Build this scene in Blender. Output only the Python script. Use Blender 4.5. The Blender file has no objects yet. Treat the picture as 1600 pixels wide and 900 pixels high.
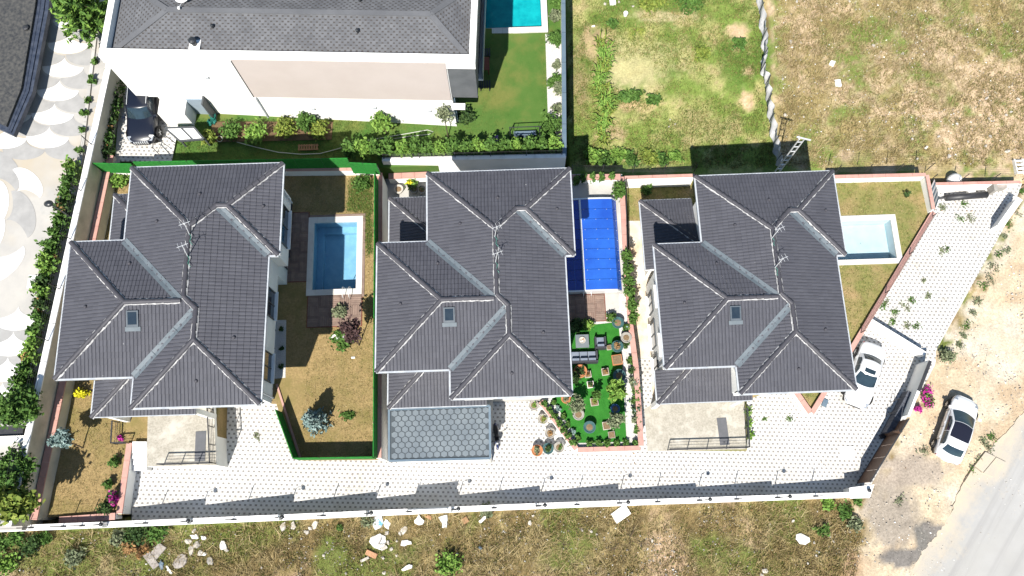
import bpy, bmesh, math, random
import numpy as np
from mathutils import Vector, Matrix
from mathutils.geometry import tessellate_polygon

SC = bpy.context.scene
COL = SC.collection
R = math.radians
# ------------------------------------------------------------------ camera (a drone 52 m up, tilted 15.6 deg from straight down)
CH, TILT, ROLL, FPX = 52.0, R(15.578), R(-1.9055), 1275.0
cam = bpy.data.cameras.new('drone_camera')
cam.sensor_width = 36; cam.lens = FPX/1600*36; cam.clip_end = 4000; cam.clip_start = .5
cam_o = bpy.data.objects.new('drone_camera', cam); COL.objects.link(cam_o)
CROT = Matrix.Rotation(TILT, 3, 'X') @ Matrix.Rotation(ROLL, 3, 'Z')
cam_o.matrix_world = Matrix.Translation((0, 0, CH)) @ CROT.to_4x4()
SC.camera = cam_o
# ------------------------------------------------------------------ sky, sun, exposure
EL = R(53.0); AZ = math.atan2(-.33, -1.0)          # the sun stands to the lower left of the picture
w = bpy.data.worlds.new('World'); SC.world = w; w.use_nodes = True
wn = w.node_tree.nodes; wl = w.node_tree.links; wn.clear()
sky = wn.new('ShaderNodeTexSky'); sky.sky_type = 'NISHITA'; sky.sun_disc = False
sky.sun_elevation = EL; sky.sun_rotation = AZ; sky.air_density = 1.5; sky.dust_density = .1; sky.ozone_density = 3.0
bg = wn.new('ShaderNodeBackground'); bg.inputs[1].default_value = .068
wo = wn.new('ShaderNodeOutputWorld'); wl.new(sky.outputs[0], bg.inputs[0]); wl.new(bg.outputs[0], wo.inputs[0])
sl = bpy.data.lights.new('sun', 'SUN'); sl.energy = 5.0; sl.angle = R(.5); sl.color = (1, .955, .88)
so = bpy.data.objects.new('sun', sl); COL.objects.link(so)
sdir = Vector((-.313*math.cos(EL), -.95*math.cos(EL), math.sin(EL)))
so.rotation_euler = sdir.to_track_quat('Z', 'Y').to_euler(); so.location = (-20, -60, 90)
SC.view_settings.view_transform = 'Standard'; SC.view_settings.look = 'None'
SC.view_settings.exposure = .94; SC.view_settings.gamma = 1
SC.view_settings.use_curve_mapping = False
SC.cycles.max_bounces = 6; SC.cycles.transparent_max_bounces = 8

# ------------------------------------------------------------------ helpers
def A(px, py, z=0.0):
    """world point at height z that the photograph shows at (px, py)"""
    d = CROT @ Vector(((px-800)/FPX, (450-py)/FPX, -1.0))
    s = (z-CH)/d.z
    return Vector((d.x*s, d.y*s, z))
GX = [-200, -36, -30, -22, -16, -8, 0, 7, 16, 25, 40, 200]
GZ = [2.6, 2.6, 2.4, 1.6, .8, -.1, -.9, -1.62, -2.2, -2.8, -3.2, -3.2]
def g(x): return float(np.interp(x, GX, GZ))
def AG(px, py, h=0.0):
    z = 0.0
    for _ in range(12):
        p = A(px, py, z); z = .5*z+.5*(g(p.x)+h)
    for _ in range(12):
        p = A(px, py, z); z = g(p.x)+h
    return A(px, py, z)
T1, T2, T3 = 2.7, 0.0, -1.74
def TN(x): return 1.0+max(0, min(26, 2-x))*.085
def AN(px, py, h=0.0):
    z = 1.5
    for _ in range(14):
        p = A(px, py, z); z = TN(p.x)+h
    return A(px, py, z)
def rg(s): return random.Random(s)
ORD = 'first second third fourth fifth sixth seventh eighth ninth tenth eleventh twelfth thirteenth fourteenth fifteenth sixteenth seventeenth eighteenth nineteenth twentieth'.split()
ORD += ['twenty-'+o for o in ORD[:9]] + ['thirtieth'] + ['thirty-'+o for o in ORD[:9]]

def M(name, c, c2=None, sc=2.0, rough=.8, bump=0., bsc=30., metal=0., isl=0., spec=.3, det=6, lo=.35, hi=.65, c3=None, sc3=.4, coat=0., obj=False, trans=0., r3=(.48, .68)):
    m = bpy.data.materials.new(name); m.use_nodes = True
    nt = m.node_tree; n = nt.nodes; l = nt.links
    b = n['Principled BSDF']
    b.inputs['Roughness'].default_value = rough; b.inputs['Metallic'].default_value = metal
    b.inputs['Specular IOR Level'].default_value = spec
    if coat: b.inputs['Coat Weight'].default_value = coat; b.inputs['Coat Roughness'].default_value = .04
    if trans: b.inputs['Transmission Weight'].default_value = trans
    b.inputs['Base Color'].default_value = (*c, 1)
    geo = n.new('ShaderNodeNewGeometry')
    pos = geo.outputs['Position']
    if obj:
        tc = n.new('ShaderNodeTexCoord'); pos = tc.outputs['Object']
    col = None
    def noise(s, d=det, ro=.6):
        t = n.new('ShaderNodeTexNoise'); t.inputs['Scale'].default_value = s; t.inputs['Detail'].default_value = d; t.inputs['Roughness'].default_value = ro
        l.new(pos, t.inputs['Vector']); return t.outputs['Fac']
    def ramp(f, a, z):
        r = n.new('ShaderNodeMapRange'); r.inputs[1].default_value = a; r.inputs[2].default_value = z; l.new(f, r.inputs[0]); return r.outputs[0]
    def mix(f, a, z):
        x = n.new('ShaderNodeMix'); x.data_type = 'RGBA'; l.new(f, x.inputs[0])
        for i, q in ((6, a), (7, z)):
            if isinstance(q, tuple): x.inputs[i].default_value = (*q, 1)
            else: l.new(q, x.inputs[i])
        return x.outputs[2]
    if c2 is not None:
        f = geo.outputs['Random Per Island'] if isl >= 1 else ramp(noise(sc), lo, hi)
        col = mix(f, tuple(c), tuple(c2))
    if c3 is not None:
        col = mix(ramp(noise(sc3, 4), *r3), col, tuple(c3))
    if 0 < isl < 1:
        base = col if col is not None else tuple(c)
        v = n.new('ShaderNodeMapRange'); l.new(geo.outputs['Random Per Island'], v.inputs[0]); v.inputs[3].default_value = 1-isl; v.inputs[4].default_value = 1+isl
        x = n.new('ShaderNodeMix'); x.data_type = 'RGBA'; x.blend_type = 'MULTIPLY'; x.inputs[0].default_value = 1
        if isinstance(base, tuple): x.inputs[6].default_value = (*base, 1)
        else: l.new(base, x.inputs[6])
        cc = n.new('ShaderNodeCombineColor')
        for i in range(3): l.new(v.outputs[0], cc.inputs[i])
        l.new(cc.outputs[0], x.inputs[7]); col = x.outputs[2]
    if col is not None: l.new(col, b.inputs['Base Color'])
    if bump:
        bp = n.new('ShaderNodeBump'); bp.inputs['Strength'].default_value = bump; bp.inputs['Distance'].default_value = .03
        l.new(noise(bsc, 5), bp.inputs['Height']); l.new(bp.outputs[0], b.inputs['Normal'])
    return m

ORG = {}
class MB:
    """collects shapes in world coordinates and links them as ONE mesh object"""
    def __init__(s): s.v = []; s.f = []; s.mi = []
    def add(s, vs, fs, mi=0):
        o = len(s.v); s.v += [tuple(q) for q in vs]
        for f in fs: s.f.append([o+i for i in f]); s.mi.append(mi)
        return s
    def poly(s, pts, mi=0): return s.add(pts, [list(range(len(pts)))], mi)
    def hexa(s, b, t, mi=0):
        k = len(b)
        return s.add(list(b)+list(t), [list(range(k))[::-1], list(range(k, 2*k))]+[[i, (i+1) % k, k+(i+1) % k, k+i] for i in range(k)], mi)
    def box(s, c, d, rz=0., mi=0, top=1.0):
        x, y, z = c; dx, dy, dz = d[0]/2, d[1]/2, d[2]; ca, sa = math.cos(rz), math.sin(rz)
        q = lambda a, e, h: (x+a*ca-e*sa, y+a*sa+e*ca, z+h)
        P = ((-dx, -dy), (dx, -dy), (dx, dy), (-dx, dy))
        return s.hexa([q(a, e, 0) for a, e in P], [q(a*top, e*top, dz) for a, e in P], mi)
    def prism(s, pts, z0, z1, mi=0):
        p = [Vector((q[0], q[1])) for q in pts]
        ar = sum(p[i].x*p[(i+1) % len(p)].y-p[(i+1) % len(p)].x*p[i].y for i in range(len(p)))
        if ar < 0: p = p[::-1]
        f0 = z0 if callable(z0) else (lambda x: z0); f1 = z1 if callable(z1) else (lambda x: z1)
        return s.hexa([(q.x, q.y, f0(q.x)) for q in p], [(q.x, q.y, f1(q.x)) for q in p], mi)
    def beam(s, a, b, wd, h, mi=0, up=0.):
        """upright beam between a and b (points on its top centre line), width wd, height h below"""
        a = Vector(a); b = Vector(b); d = b-a; n = Vector((-d.y, d.x, 0)); n = n.normalized()*wd/2 if n.length > 1e-6 else Vector((wd/2, 0, 0))
        u = Vector((0, 0, up)); dn = Vector((0, 0, -h))
        t = [a-n+u, b-n+u, b+n+u, a+n+u]
        return s.hexa([q+dn for q in t], t, mi)
    def tube(s, pts, r, k=6, mi=0, cap=True):
        pts = [Vector(p) for p in pts]; rs = r if isinstance(r, (list, tuple)) else [r]*len(pts)
        o = len(s.v)
        for i, p in enumerate(pts):
            d = (pts[min(i+1, len(pts)-1)]-pts[max(i-1, 0)]).normalized()
            a = d.cross(Vector((0, 0, 1))) if abs(d.z) < .95 else d.cross(Vector((1, 0, 0)))
            a.normalize(); b = d.cross(a)
            for j in range(k):
                t = 2*math.pi*j/k; s.v.append(tuple(p+(a*math.cos(t)+b*math.sin(t))*rs[i]))
        for i in range(len(pts)-1):
            for j in range(k):
                s.f.append([o+i*k+j, o+i*k+(j+1) % k, o+(i+1)*k+(j+1) % k, o+(i+1)*k+j]); s.mi.append(mi)
        if cap:
            s.f.append([o+j for j in range(k)][::-1]); s.mi.append(mi)
            e = o+(len(pts)-1)*k; s.f.append([e+j for j in range(k)]); s.mi.append(mi)
        return s
    def lathe(s, c, prof, k=14, mi=0, sx=1., sy=1.):
        o = len(s.v); x, y, z = c
        for r, h in prof:
            for j in range(k):
                t = 2*math.pi*j/k; s.v.append((x+r*math.cos(t)*sx, y+r*math.sin(t)*sy, z+h))
        for i in range(len(prof)-1):
            for j in range(k):
                s.f.append([o+i*k+j, o+i*k+(j+1) % k, o+(i+1)*k+(j+1) % k, o+(i+1)*k+j]); s.mi.append(mi)
        s.f.append([o+j for j in range(k)][::-1]); s.mi.append(mi)
        e = o+(len(prof)-1)*k; s.f.append([e+j for j in range(k)]); s.mi.append(mi)
        return s
    def patch(s, P, nu, nv, mi=0):
        """grid surface P(u, v), u and v in 0..1"""
        o = len(s.v)
        for i in range(nu+1):
            for j in range(nv+1): s.v.append(tuple(P(i/nu, j/nv)))
        for i in range(nu):
            for j in range(nv):
                a = o+i*(nv+1)+j; s.f.append([a, a+nv+1, a+nv+2, a+1]); s.mi.append(mi)
        return s
    def mesh(s, name, org, mats, smooth=False):
        me = bpy.data.meshes.new(name)
        me.from_pydata([(a-org[0], b-org[1], c-org[2]) for a, b, c in s.v], [], s.f)
        for m in (mats if isinstance(mats, (list, tuple)) else [mats]): me.materials.append(m)
        me.polygons.foreach_set('material_index', s.mi)
        if smooth: me.polygons.foreach_set('use_smooth', [True]*len(s.f))
        me.update(); return me
    def build(s, name, mats, parent=None, smooth=False, label=None, cat=None, group=None, kind=None):
        if parent is not None: org = ORG[parent.name]
        else:
            xs = [q[0] for q in s.v]; ys = [q[1] for q in s.v]
            org = ((min(xs)+max(xs))/2, (min(ys)+max(ys))/2, min(q[2] for q in s.v))
        o = bpy.data.objects.new(name, s.mesh(name, org, mats, smooth)); COL.objects.link(o)
        ORG[o.name] = org
        if parent is not None: o.parent = parent
        else: o.location = org
        tag(o, label, cat, group, kind); return o
def tag(o, label=None, cat=None, group=None, kind=None):
    for k, v in (('label', label), ('category', cat), ('group', group), ('kind', kind)):
        if v is not None: o[k] = v
    return o
def root(name, loc, label, cat, group=None):
    o = bpy.data.objects.new(name, None); COL.objects.link(o); o.location = loc; o.empty_display_size = .3
    ORG[o.name] = tuple(loc); return tag(o, label, cat, group)
def copy_tree(o, parent=None):
    c = o.copy(); COL.objects.link(c); c.parent = parent
    if parent is not None: c.matrix_parent_inverse = o.matrix_parent_inverse
    for ch in o.children: copy_tree(ch, c)
    return c
def inst(name, me, parent, loc, rot=(0, 0, 0), org=None, sc=None):
    """another object on shared mesh data; loc in world coordinates"""
    o = bpy.data.objects.new(name, me); COL.objects.link(o)
    if parent is not None:
        q = ORG[parent.name]; o.parent = parent; o.location = (loc[0]-q[0], loc[1]-q[1], loc[2]-q[2])
    else: o.location = loc
    o.rotation_euler = rot
    if sc: o.scale = sc
    return o
def npmesh(name, V, k, mat, parent=None, mi=None, label=None, cat=None, group=None, kind=None, org=None):
    """V: (n*k, 3) array, faces of k corners each"""
    V = np.asarray(V, float)
    if org is None: org = ORG[parent.name] if parent is not None else (float(V[:, 0].mean()), float(V[:, 1].mean()), float(V[:, 2].min()))
    n = len(V)//k
    me = bpy.data.meshes.new(name); me.vertices.add(len(V)); me.loops.add(len(V)); me.polygons.add(n)
    me.vertices.foreach_set('co', (V-np.array(org)).ravel()); me.loops.foreach_set('vertex_index', np.arange(len(V), dtype=np.int32))
    me.polygons.foreach_set('loop_start', np.arange(0, len(V), k, dtype=np.int32))
    for m in (mat if isinstance(mat, (list, tuple)) else [mat]): me.materials.append(m)
    if mi is not None: me.polygons.foreach_set('material_index', np.asarray(mi, dtype=np.int32))
    me.update(calc_edges=True); me.validate()
    o = bpy.data.objects.new(name, me); COL.objects.link(o); ORG[o.name] = tuple(org)
    if parent is not None: o.parent = parent
    else: o.location = org
    return tag(o, label, cat, group, kind)
def inpoly(x, y, P):
    x = np.asarray(x); y = np.asarray(y); c = np.zeros(x.shape, bool); j = len(P)-1
    for i in range(len(P)):
        xi, yi = P[i][0], P[i][1]; xj, yj = P[j][0], P[j][1]
        c ^= ((yi > y) != (yj > y)) & (x < (xj-xi)*(y-yi)/((yj-yi) or 1e-9)+xi); j = i
    return c
def quads(C, size, rs, flat=.35, asp=1.6):
    """leaf-sized quads at centres C, random directions, tilted mostly face up"""
    n = len(C); a = rs.normal(size=(n, 3)); a[:, 2] *= flat+.4; a /= np.linalg.norm(a, axis=1)[:, None]
    b = rs.normal(size=(n, 3)); b -= (b*a).sum(1)[:, None]*a; b /= np.linalg.norm(b, axis=1)[:, None]
    s = size*(.6+.8*rs.rand(n))[:, None]
    a *= s*asp/2; b *= s/2
    return np.stack([C-a, C-a*.1+b, C+a, C-a*.1-b], 1).reshape(-1, 3)
def clumps(c, r, n, k, rs, spread=.33, shell=.75):
    """n points gathered in k clumps spread through an ellipsoid"""
    d = rs.normal(size=(k, 3)); d /= np.linalg.norm(d, axis=1)[:, None]
    q = d*(shell*rs.rand(k)**.45)[:, None]
    P = q[rs.randint(0, k, n)]+rs.normal(size=(n, 3))*spread*.62
    P[:, 2] = np.maximum(P[:, 2], -.98)
    return np.asarray(c)+P*np.asarray(r), np.asarray(c)+q*np.asarray(r)
# ------------------------------------------------------------------ materials
m_white = M('white_render', (.78, .77, .74), (.70, .69, .66), .8, .85, .15, 60)
m_white2 = M('white_coping', (.76, .75, .73), (.55, .53, .50), 1.6, .8, .2, 50, lo=.45, hi=.8)
m_cream = M('cream_cladding', (.435, .38, .35), (.415, .36, .33), .6, .85, .1, 80)
m_beige = M('beige_render', (.56, .52, .42), (.47, .43, .345), .9, .9, .25, 30, c3=(.38, .35, .28), sc3=.7)
m_pink = M('pink_coping', (.43, .245, .205), (.36, .195, .165), 2.0, .85, .2, 40, isl=.16, c3=(.40, .24, .2), sc3=1.3)
m_tile = M('roof_tile', (.051, .0515, .0625), (.060, .0605, .072), .9, .62, .2, 60, isl=.1, spec=.35, c3=(.30, .30, .29), sc3=4.5, r3=(.735, .78))
m_ridge = M('ridge_tile', (.042, .041, .050), (.054, .052, .06), .8, .6, .2, 50, spec=.35)
m_mortar = M('mortar', (.46, .455, .45), (.22, .215, .215), 4, .9, .4, 30)
m_valley = M('valley_metal', (.085, .105, .12), (.115, .135, .15), 1.2, .6, 0, spec=.3)
m_gutter = M('gutter_metal', (.42, .44, .46), (.30, .32, .35), 2.5, .5, 0, spec=.5)
m_shingle = M('grey_shingle', (.088, .09, .097), (.115, .117, .124), .6, .85, .4, 90, isl=.14)
m_shdark = M('shingle_underlay', (.055, .05, .048), None, rough=.9)
m_hexs = M('pale_hex_shingle', (.105, .125, .143), (.135, .157, .173), .9, .75, .3, 70, isl=.1)
m_hexd = M('hex_joint', (.055, .066, .075), None, rough=.9)
m_bluemetal = M('bluegrey_metal', (.085, .125, .165), (.11, .15, .185), 2, .5, spec=.4)
m_dark = M('dark_metal', (.018, .019, .022), (.03, .03, .033), 5, .5, spec=.5)
m_black = M('black_rubber', (.012, .012, .013), None, rough=.7)
m_glass = M('window_glass', (.012, .02, .03), (.02, .03, .04), 2, .08, spec=.7)
m_frame = M('window_frame', (.06, .065, .07), None, rough=.5)
m_concrete = M('concrete', (.40, .385, .36), (.31, .30, .28), .7, .9, .3, 25, c3=(.44, .42, .39), sc3=.25)
m_street = M('street_concrete', (.385, .365, .335), (.32, .308, .29), .55, .9, .25, 20, c3=(.35, .305, .24), sc3=.16)
m_scal_w = M('white_scallop', (.64, .63, .61), (.54, .53, .51), 2.5, .85, .15, 40)
m_scal_g = M('grey_scallop', (.305, .298, .288), (.255, .25, .243), 1.5, .9, .2, 40)
m_asphalt = M('pale_asphalt', (.345, .337, .325), (.30, .294, .284), .4, .9, .35, 90, c3=(.305, .295, .275), sc3=.12)
m_greenfence = M('artificial_grass_panel', (.012, .135, .018), (.02, .19, .025), 6, .95, .8, 150)
m_turf = M('artificial_turf', (.018, .13, .012), (.03, .17, .02), 2.2, .95, .9, 160)
m_dry = M('dry_lawn', (.30, .215, .098), (.20, .142, .062), 9, .95, .7, 60, c3=(.175, .14, .05), sc3=.55)
m_dry3 = M('yellowing_lawn', (.21, .185, .065), (.13, .145, .04), 4, .95, .7, 60, c3=(.29, .205, .10), sc3=.5)
m_greenlawn = M('green_lawn', (.048, .115, .017), (.075, .135, .026), .5, .95, .7, 80, c3=(.13, .145, .035), sc3=.35)
m_soil = M('garden_soil', (.10, .062, .035), (.14, .09, .05), 2, .95, .6, 25)
m_gravel = M('white_gravel', (.60, .58, .55), (.34, .32, .30), 26, .9, .9, 45, lo=.4, hi=.6)
m_speck = M('terrazzo_slab', (.36, .335, .285), (.25, .23, .19), 11, .85, .3, 60, c3=(.42, .395, .345), sc3=1.2)
m_path = M('sandy_slab', (.58, .53, .45), (.47, .40, .31), 1.3, .9, .3, 30, c3=(.40, .28, .17), sc3=.6)
m_deck = M('deck_wood', (.155, .108, .088), (.205, .145, .115), 3, .75, .2, 40, isl=.18)
m_cop = M('pool_coping', (.55, .535, .50), (.48, .465, .43), 1.4, .7, .15, 40)
m_brown = M('brown_gate', (.105, .058, .036), (.085, .047, .03), 1.5, .55, .1, 30)
m_wood = M('raw_wood', (.28, .16, .08), (.21, .12, .06), 4, .8, .2, 30)
m_redwood = M('red_wood', (.17, .05, .03), (.13, .04, .025), 3, .6, .1, 30)
m_bark = M('bark', (.09, .065, .045), (.055, .04, .03), 9, .95, .5, 40)
m_stone = M('dark_stone', (.05, .055, .07), (.085, .09, .11), 7, .8, .5, 30)
m_rub = M('white_rubble', (.50, .47, .42), (.30, .27, .23), 3, .9, .4, 25)
m_grub = M('grey_rubble', (.33, .30, .27), (.25, .22, .2), 3, .9, .4, 25)
m_brick = M('orange_rubble', (.42, .22, .12), (.34, .19, .11), 3, .9, .4, 25)
m_fabric = M('white_fabric', (.56, .55, .55), (.42, .42, .44), 3, .8, .5, 9)
m_silver = M('white_metal', (.62, .63, .64), None, rough=.35, metal=.3, spec=.5)
m_lamp = M('lamp_black', (.02, .022, .025), None, rough=.35, spec=.5)
m_bag = M('blue_white_bag', (.62, .63, .64), (.10, .30, .45), 2.2, .6, .3, 20, lo=.55, hi=.6)
m_hose = M('pale_hose', (.40, .42, .36), None, rough=.6)
m_greenwire = M('green_cable', (.06, .22, .17), None, rough=.5)
def streaks(m, ang, dark):
    """worn tracks along the direction of travel"""
    n = m.node_tree.nodes; l = m.node_tree.links; b = n['Principled BSDF']; src = b.inputs['Base Color'].links[0].from_socket
    geo = n.new('ShaderNodeNewGeometry'); ro = n.new('ShaderNodeVectorRotate'); ro.inputs['Angle'].default_value = -ang; l.new(geo.outputs['Position'], ro.inputs['Vector'])
    mp = n.new('ShaderNodeMapping'); mp.inputs['Scale'].default_value = (.035, 1.1, 1); l.new(ro.outputs[0], mp.inputs['Vector'])
    ns = n.new('ShaderNodeTexNoise'); ns.inputs['Scale'].default_value = 1.6; ns.inputs['Detail'].default_value = 7; l.new(mp.outputs[0], ns.inputs['Vector'])
    mr = n.new('ShaderNodeMapRange'); mr.inputs[1].default_value = .5; mr.inputs[2].default_value = .72; l.new(ns.outputs[0], mr.inputs[0])
    x = n.new('ShaderNodeMix'); x.data_type = 'RGBA'; l.new(mr.outputs[0], x.inputs[0]); l.new(src, x.inputs[6]); x.inputs[7].default_value = (*dark, 1); l.new(x.outputs[2], b.inputs['Base Color'])
streaks(m_asphalt, R(52), (.255, .248, .24))
# leaves: each leaf takes its own tone between two greens
def leafmat(nm, a, b): return M(nm, a, b, isl=1, rough=.75, spec=.25)
L_mid = leafmat('leaf_mid', (.035, .085, .014), (.085, .16, .03))
L_dark = leafmat('leaf_dark', (.018, .045, .012), (.05, .09, .022))
L_light = leafmat('leaf_light', (.08, .17, .025), (.17, .27, .05))
L_yell = leafmat('leaf_yellow_green', (.085, .135, .02), (.19, .22, .04))
L_blue = leafmat('leaf_blue_spruce', (.10, .16, .15), (.23, .30, .28))
L_olive = leafmat('leaf_olive', (.09, .115, .06), (.19, .21, .12))
L_red = leafmat('leaf_purple', (.035, .02, .022), (.09, .05, .045))
L_mag = leafmat('flower_magenta', (.30, .015, .16), (.50, .05, .30))
L_gold = leafmat('leaf_gold', (.42, .40, .01), (.62, .55, .03))
L_brown = leafmat('leaf_brown', (.16, .085, .035), (.28, .16, .06))
L_white = leafmat('flower_white', (.62, .62, .58), (.75, .74, .7))
G_straw = leafmat('straw', (.24, .18, .085), (.46, .37, .20))
G_tan = leafmat('dry_blade', (.15, .112, .045), (.30, .23, .10))
G_green = leafmat('green_blade', (.085, .11, .022), (.18, .19, .05))
G_lush = leafmat('lush_blade', (.045, .10, .016), (.105, .17, .035))

def dusty(m, p0, p1, dust):
    """sand blown over the edge of the asphalt: p0-p1 is the edge line"""
    n = m.node_tree.nodes; l = m.node_tree.links; b = n['Principled BSDF']; src = b.inputs['Base Color'].links[0].from_socket; d = (p1-p0).normalized(); nr = Vector((-d.y, d.x, 0)); nr = nr if nr.x > 0 else -nr
    geo = n.new('ShaderNodeNewGeometry'); s_ = n.new('ShaderNodeVectorMath'); s_.operation = 'SUBTRACT'; s_.inputs[1].default_value = tuple(p0); l.new(geo.outputs['Position'], s_.inputs[0])
    dt = n.new('ShaderNodeVectorMath'); dt.operation = 'DOT_PRODUCT'; dt.inputs[1].default_value = tuple(nr); l.new(s_.outputs[0], dt.inputs[0])
    ns = n.new('ShaderNodeTexNoise'); ns.inputs['Scale'].default_value = .8; ns.inputs['Detail'].default_value = 8; ns.inputs['Roughness'].default_value = .7; l.new(geo.outputs['Position'], ns.inputs['Vector'])
    ad = n.new('ShaderNodeMath'); ad.operation = 'MULTIPLY_ADD'; ad.inputs[1].default_value = 5.0; l.new(ns.outputs[0], ad.inputs[0]); l.new(dt.outputs['Value'], ad.inputs[2])
    mr = n.new('ShaderNodeMapRange'); mr.inputs[1].default_value = 2.2; mr.inputs[2].default_value = 4.2; mr.inputs[3].default_value = 1; mr.inputs[4].default_value = 0; l.new(ad.outputs[0], mr.inputs[0])
    x = n.new('ShaderNodeMix'); x.data_type = 'RGBA'; l.new(mr.outputs[0], x.inputs[0]); l.new(src, x.inputs[6]); x.inputs[7].default_value = (*dust, 1); l.new(x.outputs[2], b.inputs['Base Color'])
dusty(m_asphalt, AG(1600, 640), AG(1416, 900), (.43, .365, .275))
def paver_mat():
    m = bpy.data.materials.new('white_paver'); m.use_nodes = True
    n = m.node_tree.nodes; l = m.node_tree.links; b = n['Principled BSDF']; b.inputs['Roughness'].default_value = .85
    geo = n.new('ShaderNodeNewGeometry'); rot = n.new('ShaderNodeVectorRotate'); rot.inputs['Angle'].default_value = .05
    l.new(geo.outputs['Position'], rot.inputs['Vector']); sp = n.new('ShaderNodeSeparateXYZ'); l.new(rot.outputs[0], sp.inputs[0])
    def ma(op, a, bb=None, c=None):
        x = n.new('ShaderNodeMath'); x.operation = op
        for i, q in enumerate((a, bb, c)):
            if q is None: continue
            if isinstance(q, (int, float)): x.inputs[i].default_value = q
            else: l.new(q, x.inputs[i])
        return x.outputs[0]
    P = .25
    yy = ma('DIVIDE', sp.outputs[1], P); row = ma('FLOOR', yy); v = ma('FRACT', yy)
    u = ma('FRACT', ma('ADD', ma('DIVIDE', sp.outputs[0], P*1.25), ma('MULTIPLY', row, .5)))
    dot = ma('MULTIPLY', ma('LESS_THAN', u, .42), ma('LESS_THAN', v, .46))
    joint = ma('MAXIMUM', ma('LESS_THAN', ma('ABSOLUTE', ma('SUBTRACT', v, .96)), .03), ma('LESS_THAN', ma('ABSOLUTE', ma('SUBTRACT', u, .96)), .025))
    ns = n.new('ShaderNodeTexNoise'); ns.inputs['Scale'].default_value = .35; ns.inputs['Detail'].default_value = 8; l.new(geo.outputs['Position'], ns.inputs['Vector'])
    mr = n.new('ShaderNodeMapRange'); mr.inputs[1].default_value = .42; mr.inputs[2].default_value = .7; l.new(ns.outputs[0], mr.inputs[0])
    def mix(f, a, z):
        x = n.new('ShaderNodeMix'); x.data_type = 'RGBA'; l.new(f, x.inputs[0])
        for i, q in ((6, a), (7, z)):
            if isinstance(q, tuple): x.inputs[i].default_value = (*q, 1)
            else: l.new(q, x.inputs[i])
        return x.outputs[2]
    base = mix(mr.outputs[0], (.53, .52, .505), (.43, .41, .375))
    n2_ = n.new('ShaderNodeTexNoise'); n2_.inputs['Scale'].default_value = 1.3; n2_.inputs['Detail'].default_value = 9; n2_.inputs['Roughness'].default_value = .7; l.new(geo.outputs['Position'], n2_.inputs['Vector'])
    m2 = n.new('ShaderNodeMapRange'); m2.inputs[1].default_value = .54; m2.inputs[2].default_value = .72; l.new(n2_.outputs[0], m2.inputs[0]); base = mix(ma('MULTIPLY', m2.outputs[0], .7), base, (.33, .295, .24))
    base = mix(ma('MULTIPLY', joint, .45), base, (.36, .34, .31))
    base = mix(ma('MULTIPLY', dot, .9), base, (.165, .155, .145))
    l.new(base, b.inputs['Base Color'])
    bp = n.new('ShaderNodeBump'); bp.inputs['Distance'].default_value = .01; bp.inputs['Strength'].default_value = .6; bp.invert = True
    l.new(ma('MAXIMUM', joint, ma('MULTIPLY', dot, .3)), bp.inputs['Height']); l.new(bp.outputs[0], b.inputs['Normal'])
    return m
m_paver = paver_mat()
def water_mat(nm, tint, refl=.05):
    m = bpy.data.materials.new(nm); m.use_nodes = True; n = m.node_tree.nodes; l = m.node_tree.links; n.remove(n['Principled BSDF'])
    t = n.new('ShaderNodeBsdfTransparent'); t.inputs[0].default_value = (*tint, 1)
    gl = n.new('ShaderNodeBsdfGlossy'); gl.inputs['Roughness'].default_value = .03
    fr = n.new('ShaderNodeFresnel'); fr.inputs[0].default_value = 1.33
    mx = n.new('ShaderNodeMixShader'); l.new(fr.outputs[0], mx.inputs[0]); l.new(t.outputs[0], mx.inputs[1]); l.new(gl.outputs[0], mx.inputs[2])
    ns = n.new('ShaderNodeTexNoise'); ns.inputs['Scale'].default_value = 2.2; ns.inputs['Detail'].default_value = 3
    geo = n.new('ShaderNodeNewGeometry'); l.new(geo.outputs['Position'], ns.inputs['Vector'])
    bp = n.new('ShaderNodeBump'); bp.inputs['Strength'].default_value = .25; bp.inputs['Distance'].default_value = .05
    l.new(ns.outputs[0], bp.inputs['Height']); l.new(bp.outputs[0], fr.inputs['Normal']); l.new(bp.outputs[0], gl.inputs['Normal'])
    l.new(mx.outputs[0], n['Material Output'].inputs[0]); return m

# ------------------------------------------------------------------ the ground, one sheet to the horizon
def vn(x, y, seed):
    rs = np.random.RandomState(seed); L = rs.rand(128, 128); xi = np.floor(x).astype(int); yi = np.floor(y).astype(int)
    fx = x-xi; fy = y-yi; fx = fx*fx*(3-2*fx); fy = fy*fy*(3-2*fy); q = lambda i, j: L[(xi+i) % 128, (yi+j) % 128]
    return (q(0, 0)*(1-fx)+q(1, 0)*fx)*(1-fy)+(q(0, 1)*(1-fx)+q(1, 1)*fx)*fy
def fbm(x, y, seed, o=5):
    s = 0; a = .5
    for k in range(o): s = s+a*vn(x*2**k+17*k, y*2**k+31*k, seed+k); a *= .5
    return s/(1-.5**o)
far = [2, 5, 10, 20, 40, 80, 160, 320, 640]
gxs = np.array([-46-f for f in far[::-1]]+list(np.arange(-46, 46.01, .28))+[46+f for f in far])
gys = np.array([-24-f for f in far[::-1]]+list(np.arange(-24, 48.01, .28))+[48+f for f in far])
XX, YY = np.meshgrid(gxs, gys, indexing='ij')
ZZ = np.interp(XX, GX, GZ)+(fbm(XX*.5, YY*.5, 3)-.5)*.22+(fbm(XX*2.2, YY*2.2, 5, 3)-.5)*.12-.05
def AGp(L, h=0): return [AG(*p, h) for p in L]
comp = AGp([(30, 812), (500, 798), (1335, 764), (1445, 590), (1440, 545), (1560, 340), (1600, 285), (1455, 280), (1310, 285), (1250, 330), (890, 300), (880, -40), (190, -40), (150, 250)])
inside = inpoly(XX, YY, comp)
ZZ = np.where(inside, ZZ-2.6, ZZ)
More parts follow.
